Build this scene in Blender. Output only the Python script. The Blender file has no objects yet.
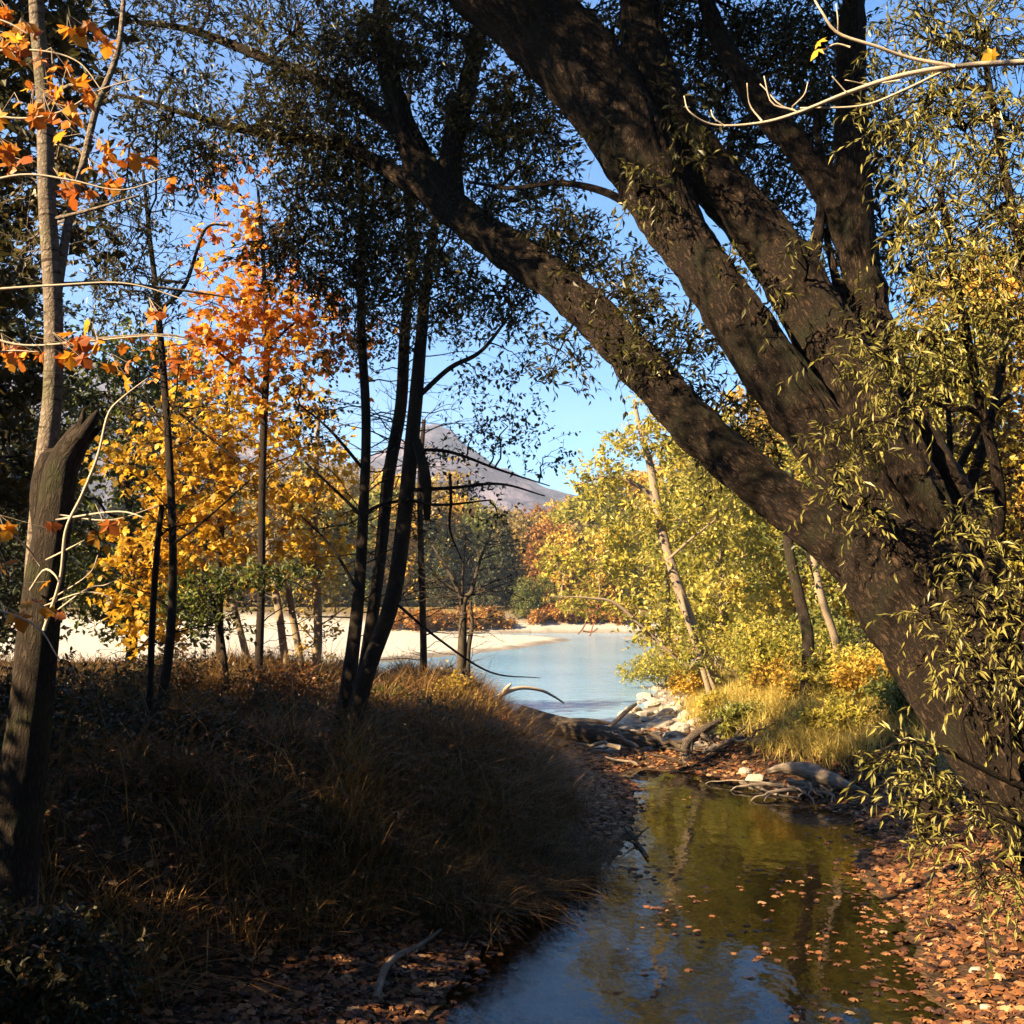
import bpy, math
import numpy as np
from mathutils import Vector

rng = np.random.default_rng(11)
S = bpy.context.scene
COL = S.collection
R = math.radians
HAZE, SKY, EXPO = 2.6e-4, .05, 2.5
SUN_EL, SUN_AZ = math.radians(31), math.atan2(-.86, -.51)      # azimuth measured from +Y towards +X
SUND = np.array([math.sin(SUN_AZ) * math.cos(SUN_EL), math.cos(SUN_AZ) * math.cos(SUN_EL), math.sin(SUN_EL)])

# ------------------------------------------------------------------ camera
F, CX, CY, HORIZ = 1100.0, 512.0, 512.0, 605.0
CAMZ = 3.0
PITCH = math.atan((HORIZ - CY) / F)
cam = bpy.data.cameras.new('camera')
cam.sensor_width = 36.0
cam.lens = F / 1024 * 36.0
cam.clip_start, cam.clip_end = 0.05, 9000
camo = bpy.data.objects.new('camera', cam)
camo.location = (0, 0, CAMZ)
camo.rotation_euler = (math.pi / 2 + PITCH, 0, 0)
COL.objects.link(camo)
S.camera = camo
_f = np.array([0, math.cos(PITCH), math.sin(PITCH)])
_u = np.array([0, -math.sin(PITCH), math.cos(PITCH)])


def at(px, py, y):
    """World point that lies y metres in front of the viewpoint along the view ray of a photo pixel."""
    d = np.array([(px - CX) / F, 0, 0]) + _f + _u * ((CY - py) / F)
    return np.array([0, 0, CAMZ]) + d * (y / d[1])


def ground_px(px, py, z=0.0):
    d = np.array([(px - CX) / F, 0, 0]) + _f + _u * ((CY - py) / F)
    return np.array([0, 0, CAMZ]) + d * ((z - CAMZ) / d[2])


# ------------------------------------------------------------------ numeric helpers
def ss(a, b, x):
    t = np.clip((x - a) / (b - a), 0, 1)
    return t * t * (3 - 2 * t)


def norm(v):
    return v / np.maximum(np.linalg.norm(v, axis=-1, keepdims=True), 1e-9)


def sdf(poly, X, Y):
    P = np.asarray(poly, float)
    d = np.full(X.shape, 1e18)
    s = np.ones(X.shape)
    n = len(P)
    for i in range(n):
        ax, ay = P[i]
        bx, by = P[i - 1]
        ex, ey = bx - ax, by - ay
        wx, wy = X - ax, Y - ay
        t = np.clip((wx * ex + wy * ey) / (ex * ex + ey * ey + 1e-12), 0, 1)
        d = np.minimum(d, (wx - ex * t) ** 2 + (wy - ey * t) ** 2)
        c1, c2, c3 = Y >= ay, Y < by, ex * wy > ey * wx
        flip = (c1 & c2 & c3) | (~c1 & ~c2 & ~c3)
        s = np.where(flip, -s, s)
    return s * np.sqrt(d)


def _hash(ix, iy, seed):
    h = (ix.astype(np.int64) * 374761393 + iy.astype(np.int64) * 668265263 + seed * 974634777) & 0xFFFFFFFF
    h = ((h ^ (h >> 13)) * 1274126177) & 0xFFFFFFFF
    return ((h ^ (h >> 16)) & 0xFFFF) / 65535.0


def vnoise(x, y, seed=0):
    ix, iy = np.floor(x), np.floor(y)
    fx, fy = x - ix, y - iy
    fx, fy = fx * fx * (3 - 2 * fx), fy * fy * (3 - 2 * fy)
    a, b = _hash(ix, iy, seed), _hash(ix + 1, iy, seed)
    c, d = _hash(ix, iy + 1, seed), _hash(ix + 1, iy + 1, seed)
    return (a * (1 - fx) + b * fx) * (1 - fy) + (c * (1 - fx) + d * fx) * fy


def fbm(x, y, seed=0, octv=4):
    v, a = 0, 0.5
    for i in range(octv):
        v = v + a * (vnoise(x, y, seed + i) - 0.5)
        x, y, a = x * 2.03, y * 2.03, a * 0.5
    return v


def pnoise(x, y, period, seed=0):
    ix, iy = np.floor(x), np.floor(y)
    fx, fy = x - ix, y - iy
    fx, fy = fx * fx * (3 - 2 * fx), fy * fy * (3 - 2 * fy)
    i0, i1 = np.mod(ix, period), np.mod(ix + 1, period)
    a, b = _hash(i0, iy, seed), _hash(i1, iy, seed)
    c, d = _hash(i0, iy + 1, seed), _hash(i1, iy + 1, seed)
    return (a * (1 - fx) + b * fx) * (1 - fy) + (c * (1 - fx) + d * fx) * fy


def spline(pts, n):
    P = np.asarray(pts, float)
    m = len(P)
    if m == 2:
        t = np.linspace(0, 1, n)[:, None]
        return P[0] * (1 - t) + P[1] * t
    Q = np.vstack([2 * P[0] - P[1], P, 2 * P[-1] - P[-2]])
    t = np.linspace(0, m - 1, n)
    i = np.minimum(t.astype(int), m - 2)
    u = (t - i)[:, None]
    p0, p1, p2, p3 = Q[i], Q[i + 1], Q[i + 2], Q[i + 3]
    return 0.5 * (2 * p1 + (p2 - p0) * u + (2 * p0 - 5 * p1 + 4 * p2 - p3) * u ** 2 + (3 * p1 - p0 - 3 * p2 + p3) * u ** 3)


# ------------------------------------------------------------------ mesh helpers
class Geo:
    """Gathers triangles / quads with per-face tone and per-vertex bark coordinates."""
    def __init__(s):
        s.V, s.T, s.Q, s.tt, s.qt, s.B, s.n = [], [], [], [], [], [], 0

    def add(s, V, tris=None, quads=None, tone=0.5, bark=None):
        V = np.asarray(V, float).reshape(-1, 3)
        if tris is not None:
            tris = np.asarray(tris, np.int64).reshape(-1, 3)
            s.T.append(tris + s.n)
            s.tt.append(np.broadcast_to(tone, (len(tris),)) if np.ndim(tone) < 1 or len(tone) == len(tris) else np.full(len(tris), 0.5))
        if quads is not None:
            quads = np.asarray(quads, np.int64).reshape(-1, 4)
            s.Q.append(quads + s.n)
            s.qt.append(np.full(len(quads), float(tone) if np.ndim(tone) < 1 else 0.5))
        s.V.append(V)
        s.B.append(V if bark is None else np.asarray(bark, float).reshape(-1, 3))
        s.n += len(V)

    def mesh(s, name, smooth=False, origin=None, bark=True):
        V = np.vstack(s.V)
        if origin is not None:
            V = V - np.asarray(origin, float)
        T = np.vstack(s.T) if s.T else np.zeros((0, 3), np.int64)
        Q = np.vstack(s.Q) if s.Q else np.zeros((0, 4), np.int64)
        me = bpy.data.meshes.new(name)
        me.vertices.add(len(V))
        me.vertices.foreach_set('co', V.astype(np.float32).ravel())
        loops = np.concatenate([T.ravel(), Q.ravel()]).astype(np.int32)
        me.loops.add(len(loops))
        me.loops.foreach_set('vertex_index', loops)
        st = np.concatenate([np.arange(len(T)) * 3, len(T) * 3 + np.arange(len(Q)) * 4]).astype(np.int32)
        me.polygons.add(len(st))
        me.polygons.foreach_set('loop_start', st)
        me.polygons.foreach_set('use_smooth', np.full(len(st), smooth))
        me.update(calc_edges=True)
        tone = np.concatenate(s.tt + s.qt) if (s.tt or s.qt) else np.zeros(0)
        a = me.attributes.new('tone', 'FLOAT', 'FACE')
        a.data.foreach_set('value', tone.astype(np.float32))
        if bark:
            b = me.attributes.new('bark', 'FLOAT_VECTOR', 'POINT')
            b.data.foreach_set('vector', np.vstack(s.B).astype(np.float32).ravel())
        return me


def link(name, me, mat, parent=None, loc=None):
    o = bpy.data.objects.new(name, me)
    COL.objects.link(o)
    if mat and not me.materials:
        me.materials.append(mat)
    if parent:
        o.parent = parent
    if loc is not None:
        o.location = loc
    return o


def tag(o, label=None, cat=None, group=None, kind=None):
    for k, v in (('label', label), ('category', cat), ('group', group), ('kind', kind)):
        if v:
            o[k] = v
    return o


def thing(name, label, cat, loc, group=None):
    o = bpy.data.objects.new(name, None)
    o.empty_display_size = 0.2
    o.location = tuple(float(c) for c in loc)
    COL.objects.link(o)
    return tag(o, label, cat, group)


def part(name, geo, mat, root, smooth=False, bark=True):
    return link(name, geo.mesh(name, smooth, tuple(root.location), bark), mat, root)


def single(name, geo, mat, label, cat, loc, group=None, smooth=True):
    o = link(name, geo.mesh(name, smooth, loc), mat, None, tuple(float(c) for c in loc))
    return tag(o, label, cat, group)


def tubes(geo, P, Rd, k=5, tone=0.5, cap=True, rough=0.0, seed=0, furrow=0.0):
    """P (N,M,3) centre lines, Rd (N,M) radii: N tubes of M rings with k sides."""
    P = np.asarray(P, float)
    Rd = np.asarray(Rd, float)
    if P.ndim == 2:
        P, Rd = P[None], Rd[None]
    N, M, _ = P.shape
    Tn = norm(np.gradient(P, axis=1))
    mean = norm(P[:, -1] - P[:, 0])
    ref = np.where(np.abs(mean[:, 2:3]) < 0.8, np.array([[0., 0., 1.]]), np.array([[1., 0.3, 0.]]))[:, None, :]
    A = norm(np.cross(Tn, np.broadcast_to(ref, Tn.shape)))
    Bv = np.cross(Tn, A)
    th = np.arange(k) * 2 * math.pi / k
    c, s_ = np.cos(th), np.sin(th)
    L = np.concatenate([np.zeros((N, 1)), np.cumsum(np.linalg.norm(np.diff(P, axis=1), axis=2), axis=1)], axis=1)
    rr = np.broadcast_to(Rd[:, :, None], (N, M, k)).copy()
    if rough > 0:
        thg = np.broadcast_to(th[None, None], (N, M, k))
        lg = np.broadcast_to(L[:, :, None], (N, M, k))
        fl = fbm(np.cos(thg) * 1.6 + 7 + lg * 0.5, np.sin(thg) * 1.6 + lg * 1.1, seed, 4)
        ridge = np.abs(fbm(np.cos(thg) * 5 + 20 + 0.6 * fl, np.sin(thg) * 5 + lg * 0.9, seed + 9, 3))
        rr *= 1 + rough * (1.6 * fl + 1.0 * (ridge * 2 - 0.3))
    if furrow > 0:
        per = max(6, int(round(2 * math.pi * Rd.mean() / .07)))
        thg = np.broadcast_to(th[None, None], (N, M, k)) / (2 * math.pi)
        lg = np.broadcast_to(L[:, :, None], (N, M, k))
        wob = 1.5 * (pnoise(thg * 4, lg * 2.2, 4, seed + 3) - .5) + .9 * (pnoise(thg * per / 2, lg * 7, per // 2, seed + 5) - .5)
        n1 = pnoise(thg * per + wob, lg * 2.8, per, seed + 11)
        n2 = pnoise(thg * per * 2 + wob, lg * 13, per * 2, seed + 12)
        rid = 1 - np.abs(2 * n1 - 1) ** .7
        rr = rr + furrow * (.5 - rid) * (.65 + .7 * n2) * np.clip(Rd / .12, .2, 1)[:, :, None] + furrow * .35 * (n2 - .5)
    V = P[:, :, None, :] + rr[..., None] * (A[:, :, None, :] * c[:, None] + Bv[:, :, None, :] * s_[:, None])
    bark = np.stack([np.broadcast_to(Rd[:, :, None], (N, M, k)) * c, np.broadcast_to(Rd[:, :, None], (N, M, k)) * s_,
                     np.broadcast_to(L[:, :, None], (N, M, k))], -1)
    i = np.arange(N)[:, None, None] * M * k + np.arange(M - 1)[None, :, None] * k
    j = np.arange(k)[None, None, :]
    j2 = (j + 1) % k
    quads = np.stack([i + j, i + j2, i + k + j2, i + k + j], -1).reshape(-1, 4)
    geo.add(V, quads=quads, tone=tone, bark=bark)
    if cap:
        for e in (0, M - 1):
            base = geo.n - N * M * k
            idx = np.arange(N)[:, None] * M * k + e * k + np.arange(k)[None]
            tr = np.stack([np.broadcast_to(idx[:, :1], (N, k - 2)), idx[:, 1:-1], idx[:, 2:]], -1).reshape(-1, 3)
            geo.T.append(tr + base)
            geo.tt.append(np.full(len(tr), float(tone)))


LEAF = {}
LEAF['lance'] = (np.array([[0, 0, 0], [.42, .115, .03], [1, 0, -.10], [.42, -.115, .03]]), np.array([[0, 2, 1], [0, 3, 2]]))
LEAF['broad'] = (np.array([[0, 0, 0], [.45, .175, .04], [1, 0, -.08], [.45, -.175, .04]]), np.array([[0, 2, 1], [0, 3, 2]]))
LEAF['oval'] = (np.array([[0, 0, 0], [.3, .26, .05], [.7, .22, .03], [1, 0, -.08], [.7, -.22, .03], [.3, -.26, .05]]),
                np.array([[0, 3, 2], [0, 2, 1], [0, 4, 3], [0, 5, 4]]))
LEAF['clump'] = (np.array([[0, 0, 0], [.5, .38, .12], [1, .05, -.05], [.45, -.36, .1]]), np.array([[0, 2, 1], [0, 3, 2]]))
_m = [(0, 0, 0), (-.12, .28, -.03), (.12, .24, .04), (.28, .56, -.10), (.42, .26, .04), (.62, .34, -.05), (1, 0, -.14)]
_m = _m + [(x, -y, z) for x, y, z in _m[5:0:-1]] + [(.3, 0, .06)]
LEAF['maple'] = (np.array(_m, float), np.array([[12, i, (i + 1) % 12] for i in range(12)]))


def put_leaves(geo, kind, pos, dirs, nrm, size, tone):
    T, Fc = LEAF[kind]
    n = len(pos)
    if n == 0:
        return
    X = norm(dirs)
    Yv = norm(np.cross(nrm, X))
    Z = np.cross(X, Yv)
    size = np.broadcast_to(size, (n,))
    curl = rng.uniform(0.4, 2.2, n)
    V = (X[:, None] * T[None, :, 0:1] + Yv[:, None] * T[None, :, 1:2] + Z[:, None] * (T[None, :, 2:3] * curl[:, None, None])) * size[:, None, None] + pos[:, None]
    tri = (Fc[None] + (np.arange(n) * len(T))[:, None, None]).reshape(-1, 3)
    geo.add(V, tris=tri, tone=np.repeat(np.broadcast_to(tone, (n,)), len(Fc)))


def leafy_twigs(lg, tg, P0, D, L, per, kind, size, sag=0.3, tone=0.5, tone_j=0.2, spread=0.9, rad=0.004, droop=0.0, twig_k=3, s0=0.12):
    """Twigs P0 + s L D bending down by sag, each with `per` leaves."""
    N = len(P0)
    L = np.broadcast_to(L, (N,))
    D = norm(D)
    if tg is not None:
        s = np.linspace(0, 1, 4)
        P = P0[:, None] + D[:, None] * (L[:, None] * s)[..., None]
        P[..., 2] -= sag * L[:, None] * s[None] ** 2
        tubes(tg, P, np.broadcast_to(rad * np.array([1, .85, .6, .3]), (N, 4)), twig_k, cap=False)
    s = (np.linspace(s0, 1, per)[None] + rng.uniform(-.5, .5, (N, per)) / per).clip(0.02, 1.02)
    pos = P0[:, None] + D[:, None] * (L[:, None] * s)[..., None]
    pos[..., 2] -= sag * L[:, None] * s ** 2
    tan = np.repeat(D[:, None], per, 1).copy()
    tan[..., 2] -= 2 * sag * s
    rv = rng.normal(size=(N, per, 3))
    side = norm(np.cross(tan, rv))
    ld = norm(tan) * rng.uniform(.35, .9, (N, per, 1)) + side * spread
    ld[..., 2] -= droop
    nr = rng.normal(size=(N, per, 3)) * .6 + np.array([0, 0, 1.])
    tn = np.clip(np.broadcast_to(tone, (N,))[:, None] + rng.normal(0, tone_j, (N, per)), 0, 1)
    sz = size * rng.uniform(.6, 1.15, (N, per))
    put_leaves(lg, kind, pos.reshape(-1, 3), ld.reshape(-1, 3), nr.reshape(-1, 3), sz.ravel(), tn.ravel())


def limb_path(p0, p1, n=8, bow=0.12, wig=0.03):
    p0, p1 = np.asarray(p0, float), np.asarray(p1, float)
    L = np.linalg.norm(p1 - p0)
    t = np.linspace(0, 1, n)[:, None]
    P = p0 * (1 - t) + p1 * t
    P[:, 2] += (bow * L * np.sin(math.pi * t[:, 0]))
    w = rng.normal(0, wig * L, (n, 3))
    w[0] = 0
    w[-1] = 0
    return P + w


def foliage_blob(lg, tg, c, rad, ntw, anchor=None, kind='oval', size=.06, per=10, tlen=.45, sag=.3, tone=.5, tone_j=.15,
                 droop=0.0, brad=.02, spread=.9, trad=.004, up=0.15, shell=0.35):
    """A clump of leafy twigs fed by a branch from anchor."""
    c = np.asarray(c, float)
    rad = np.broadcast_to(np.asarray(rad, float), (3,))
    u = norm(rng.normal(size=(ntw, 3))) * (shell + (1 - shell) * rng.uniform(0, 1, (ntw, 1)) ** .6)
    tip = c + u * rad
    start = c + u * rad * 0.35 + rng.normal(size=(ntw, 3)) * rad * .12
    D = (tip - start) / np.maximum(rad, .01) * .5 + rng.normal(size=(ntw, 3)) * .45 + np.array([0, 0, up])
    if anchor is not None and tg is not None:
        a = np.asarray(anchor, float)
        tubes(tg, limb_path(a, c, 9), np.linspace(brad, brad * .35, 9), 6, cap=False)
        ns = max(3, ntw // 7)
        sel = rng.choice(ntw, ns, replace=False)
        tt = rng.uniform(.55, 1, ns)[:, None]
        st = a * (1 - tt) + c * tt
        e = tip[sel]
        s = np.linspace(0, 1, 6)[None, :, None]
        P = st[:, None] * (1 - s) + e[:, None] * s
        P[..., 2] += np.sin(math.pi * s[..., 0]) * .08 * np.linalg.norm(e - st, axis=1)[:, None]
        P[:, 1:-1] += rng.normal(0, .02, (ns, 4, 3)) * np.linalg.norm(e - st, axis=1)[:, None, None]
        tubes(tg, P, np.linspace(brad * .42, brad * .13, 6)[None].repeat(ns, 0), 4, cap=False)
    tw = np.clip(tone + rng.normal(0, tone_j * .7, ntw), 0, 1)
    leafy_twigs(lg, tg, tip - norm(D) * tlen * .4, D, tlen * rng.uniform(.6, 1.3, ntw), per, kind, size, sag, tw, tone_j, spread, trad, droop)


def nearest(skel, c, bias=0.0):
    d = np.linalg.norm(skel - c, axis=1) + bias * np.maximum(skel[:, 2] - c[2], 0)
    return skel[np.argmin(d)]


# ------------------------------------------------------------------ materials
def nodes(name):
    m = bpy.data.materials.new(name)
    m.use_nodes = True
    nt = m.node_tree
    nt.nodes.clear()
    out = nt.nodes.new('ShaderNodeOutputMaterial')

    def N(t, **kw):
        n = nt.nodes.new('ShaderNode' + t)
        for k, v in kw.items():
            if k in n.inputs.keys():
                n.inputs[k].default_value = v
            else:
                setattr(n, k, v)
        return n

    def Lk(a, b):
        nt.links.new(a, b)
    return m, nt, out, N, Lk


def ramp(N, cols, interp='LINEAR'):
    r = N('ValToRGB')
    r.color_ramp.interpolation = interp
    e = r.color_ramp.elements
    while len(e) < len(cols):
        e.new(0.5)
    for i, c in enumerate(cols):
        if len(c) == 4:
            e[i].position, col = c[0], c[1:]
        else:
            e[i].position, col = i / (len(cols) - 1), c
        e[i].color = (*col, 1)
    return r


def leaf_mat(name, cols, trans=.45, rough=.45, spec=.4):
    m, nt, out, N, Lk = nodes(name)
    a = N('Attribute', attribute_name='tone')
    r = ramp(N, cols)
    Lk(a.outputs['Fac'], r.inputs[0])
    p = N('BsdfPrincipled', Roughness=rough)
    p.inputs['Specular IOR Level'].default_value = spec
    t = N('BsdfTranslucent')
    mx = N('MixShader', Fac=trans)
    Lk(r.outputs[0], p.inputs['Base Color'])
    Lk(r.outputs[0], t.inputs['Color'])
    Lk(p.outputs[0], mx.inputs[1])
    Lk(t.outputs[0], mx.inputs[2])
    Lk(mx.outputs[0], out.inputs[0])
    return m


def bark_mat(name, cols, sc=18., stretch=.18, bump=.6, moss=None, bands=None, dist=.02):
    m, nt, out, N, Lk = nodes(name)
    a = N('Attribute', attribute_name='bark')
    mp = N('Mapping')
    mp.inputs['Scale'].default_value = (1, 1, stretch)
    Lk(a.outputs['Vector'], mp.inputs[0])
    n1 = N('TexNoise', Scale=sc, Detail=6., Roughness=.62)
    Lk(mp.outputs[0], n1.inputs['Vector'])
    vo = N('TexVoronoi', Scale=sc * 1.1, feature='DISTANCE_TO_EDGE')
    wob = N('VectorMath', operation='MULTIPLY_ADD')
    wob.inputs[1].default_value = (.09, .09, .09)
    Lk(n1.outputs['Color'], wob.inputs[0])
    Lk(mp.outputs[0], wob.inputs[2])
    Lk(wob.outputs[0], vo.inputs['Vector'])
    mr = N('MapRange')
    mr.inputs[2].default_value = .30
    mr.inputs[3].default_value = .35
    Lk(vo.outputs['Distance'], mr.inputs[0])
    n4 = N('TexNoise', Scale=sc * 2.6, Detail=5., Roughness=.7)
    Lk(a.outputs['Vector'], n4.inputs['Vector'])
    av = N('Math', operation='MULTIPLY_ADD')
    av.inputs[1].default_value = .55
    Lk(n1.outputs[0], av.inputs[0])
    hf = N('Math', operation='MULTIPLY')
    hf.inputs[1].default_value = .45
    Lk(n4.outputs[0], hf.inputs[0])
    Lk(hf.outputs[0], av.inputs[2])
    mul = N('Math', operation='MULTIPLY')
    Lk(mr.outputs[0], mul.inputs[0])
    Lk(av.outputs[0], mul.inputs[1])
    mul2 = N('Math', operation='MULTIPLY')
    mul2.inputs[1].default_value = 1.55
    Lk(mul.outputs[0], mul2.inputs[0])
    r = ramp(N, cols)
    Lk(mul2.outputs[0], r.inputs[0])
    colo = r.outputs[0]
    if moss:
        n2 = N('TexNoise', Scale=2.2, Detail=5.)
        Lk(a.outputs['Vector'], n2.inputs['Vector'])
        rm = ramp(N, [(.52, 0, 0, 0), (.66, 1, 1, 1)])
        Lk(n2.outputs[0], rm.inputs[0])
        mx = N('MixRGB')
        mx.inputs[2].default_value = (*moss, 1)
        Lk(rm.outputs[0], mx.inputs[0])
        Lk(colo, mx.inputs[1])
        colo = mx.outputs[0]
    if bands:
        mp2 = N('Mapping')
        mp2.inputs['Scale'].default_value = (3, 3, 26)
        Lk(a.outputs['Vector'], mp2.inputs[0])
        n3 = N('TexNoise', Scale=1.0, Detail=4.)
        Lk(mp2.outputs[0], n3.inputs['Vector'])
        rb = ramp(N, [(.56, 0, 0, 0), (.64, 1, 1, 1)])
        Lk(n3.outputs[0], rb.inputs[0])
        mx = N('MixRGB')
        mx.inputs[2].default_value = (*bands, 1)
        Lk(rb.outputs[0], mx.inputs[0])
        Lk(colo, mx.inputs[1])
        colo = mx.outputs[0]
    p = N('BsdfPrincipled', Roughness=.9)
    p.inputs['Specular IOR Level'].default_value = .2
    Lk(colo, p.inputs['Base Color'])
    b = N('Bump', Strength=bump, Distance=dist)
    Lk(mul2.outputs[0], b.inputs['Height'])
    Lk(b.outputs[0], p.inputs['Normal'])
    Lk(p.outputs[0], out.inputs[0])
    return m


M = {}
M['willow_bark'] = bark_mat('willow_bark', [(.004, .0025, .0015), (.020, .011, .006), (.105, .062, .034)], 30, .30, 1.0, dist=.05, moss=(.022, .02, .008))
M['dark_bark'] = bark_mat('dark_bark', [(.010, .007, .005), (.028, .019, .013), (.06, .042, .03)], 46, .4, .8)
M['pale_bark'] = bark_mat('pale_bark', [(.10, .07, .045), (.22, .165, .11), (.36, .28, .20)], 50, .3, .4)
M['birch_bark'] = bark_mat('birch_bark', [(.07, .05, .035), (.17, .13, .095), (.27, .22, .165)], 20, .8, .7, bands=(.045, .03, .02), moss=(.10, .09, .05))
M['mossy_bark'] = bark_mat('mossy_bark', [(.010, .007, .005), (.030, .020, .013), (.065, .045, .03)], 25, .3, .9, moss=(.035, .038, .012), dist=.03)
M['twig_bark'] = bark_mat('twig_bark', [(.03, .022, .016), (.06, .045, .032), (.10, .08, .06)], 60, .3, .3)
M['pale_twig'] = bark_mat('pale_twig', [(.26, .20, .14), (.42, .34, .25), (.52, .44, .34)], 60, .3, .3)
M['drift_pale'] = bark_mat('drift_pale', [(.10, .075, .05), (.25, .19, .135), (.38, .31, .23)], 30, .12, .7)
M['drift_dark'] = bark_mat('drift_dark', [(.025, .018, .013), (.08, .058, .04), (.17, .13, .095)], 28, .15, .8)
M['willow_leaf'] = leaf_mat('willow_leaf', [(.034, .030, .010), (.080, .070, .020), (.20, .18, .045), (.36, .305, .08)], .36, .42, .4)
M['alder_leaf'] = leaf_mat('alder_leaf', [(.03, .032, .012), (.06, .055, .018), (.11, .075, .02), (.18, .10, .025)], .4)
M['orange_leaf'] = leaf_mat('orange_leaf', [(.34, .085, .012), (.55, .19, .018), (.68, .30, .025), (.74, .42, .04)], .5, .5, .3)
M['red_leaf'] = leaf_mat('red_leaf', [(.20, .035, .012), (.40, .075, .012), (.55, .13, .015), (.62, .25, .025)], .5, .5, .3)
M['yellow_leaf'] = leaf_mat('yellow_leaf', [(.22, .15, .02), (.45, .25, .02), (.62, .34, .022), (.66, .42, .04)], .5, .5, .3)
M['gold_leaf'] = leaf_mat('gold_leaf', [(.20, .13, .025), (.38, .25, .04), (.56, .36, .05), (.64, .40, .06)], .45)
M['lime_leaf'] = leaf_mat('lime_leaf', [(.09, .10, .018), (.23, .22, .034), (.41, .345, .055), (.58, .43, .075)], .45)
M['green_leaf'] = leaf_mat('green_leaf', [(.04, .055, .012), (.10, .12, .022), (.19, .19, .035), (.30, .25, .05)], .4)
M['pine_leaf'] = leaf_mat('pine_leaf', [(.012, .018, .007), (.025, .032, .011), (.045, .048, .016), (.08, .06, .02)], .15, .6, .25)
M['rust_leaf'] = leaf_mat('rust_leaf', [(.10, .04, .015), (.22, .085, .022), (.36, .16, .03), (.44, .26, .06)], .4)
M['tan_leaf'] = leaf_mat('tan_leaf', [(.10, .075, .03), (.19, .14, .05), (.28, .20, .07), (.34, .20, .06)], .4)
M['litter'] = leaf_mat('litter', [(.035, .016, .009), (.085, .034, .014), (.17, .066, .022), (.27, .125, .045), (.34, .22, .11)], .12, .55, .3)
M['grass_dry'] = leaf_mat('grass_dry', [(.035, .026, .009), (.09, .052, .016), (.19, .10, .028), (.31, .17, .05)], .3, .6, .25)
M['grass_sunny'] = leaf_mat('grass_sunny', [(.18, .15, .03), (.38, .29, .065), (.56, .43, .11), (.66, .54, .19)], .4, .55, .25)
M['bramble'] = leaf_mat('bramble', [(.022, .027, .009), (.05, .042, .013), (.14, .055, .015), (.30, .10, .022)], .3, .45, .4)


def ground_material():
    m, nt, out, N, Lk = nodes('ground_soil_and_gravel')
    co = N('TexCoord')
    g = N('Attribute', attribute_name='gravel')
    gr = N('Attribute', attribute_name='turf')
    n1 = N('TexNoise', Scale=2.1, Detail=8., Roughness=.65)
    n2 = N('TexNoise', Scale=22., Detail=5., Roughness=.6)
    vo = N('TexVoronoi', Scale=14.)
    vs = N('TexVoronoi', Scale=3.2)
    for n in (n1, n2, vo, vs):
        Lk(co.outputs['Object'], n.inputs['Vector'])
    soil = ramp(N, [(.25, .016, .009, .005), (.5, .042, .024, .012), (.75, .085, .048, .022)])
    Lk(n2.outputs[0], soil.inputs[0])
    turf = ramp(N, [(.3, .10, .07, .025), (.55, .24, .17, .055), (.75, .36, .27, .10)])
    Lk(n2.outputs[0], turf.inputs[0])
    gv = ramp(N, [(.2, .25, .21, .16), (.5, .42, .37, .30), (.8, .56, .51, .43)])
    mixg = N('MixRGB', Fac=.5)
    Lk(vo.outputs['Color'], mixg.inputs[1])
    Lk(n1.outputs[0], mixg.inputs[2])
    Lk(mixg.outputs[0], gv.inputs[0])
    a = N('MixRGB')
    Lk(gr.outputs['Fac'], a.inputs[0])
    Lk(soil.outputs[0], a.inputs[1])
    Lk(turf.outputs[0], a.inputs[2])
    b = N('MixRGB')
    Lk(g.outputs['Fac'], b.inputs[0])
    Lk(a.outputs[0], b.inputs[1])
    Lk(gv.outputs[0], b.inputs[2])
    p = N('BsdfPrincipled', Roughness=.95)
    p.inputs['Specular IOR Level'].default_value = .15
    be = N('Attribute', attribute_name='bed')
    br = ramp(N, [(.3, .06, .032, .013), (.5, .15, .08, .03), (.7, .25, .15, .06)])
    Lk(n1.outputs[0], br.inputs[0])
    c = N('MixRGB')
    Lk(be.outputs['Fac'], c.inputs[0])
    Lk(b.outputs[0], c.inputs[1])
    Lk(br.outputs[0], c.inputs[2])
    Lk(c.outputs[0], p.inputs['Base Color'])
    h = N('Math', operation='ADD')
    Lk(n2.outputs[0], h.inputs[0])
    Lk(vo.outputs['Distance'], h.inputs[1])
    bp = N('Bump', Strength=.7, Distance=.05)
    Lk(h.outputs[0], bp.inputs['Height'])
    Lk(bp.outputs[0], p.inputs['Normal'])
    Lk(p.outputs[0], out.inputs[0])
    return m


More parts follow.
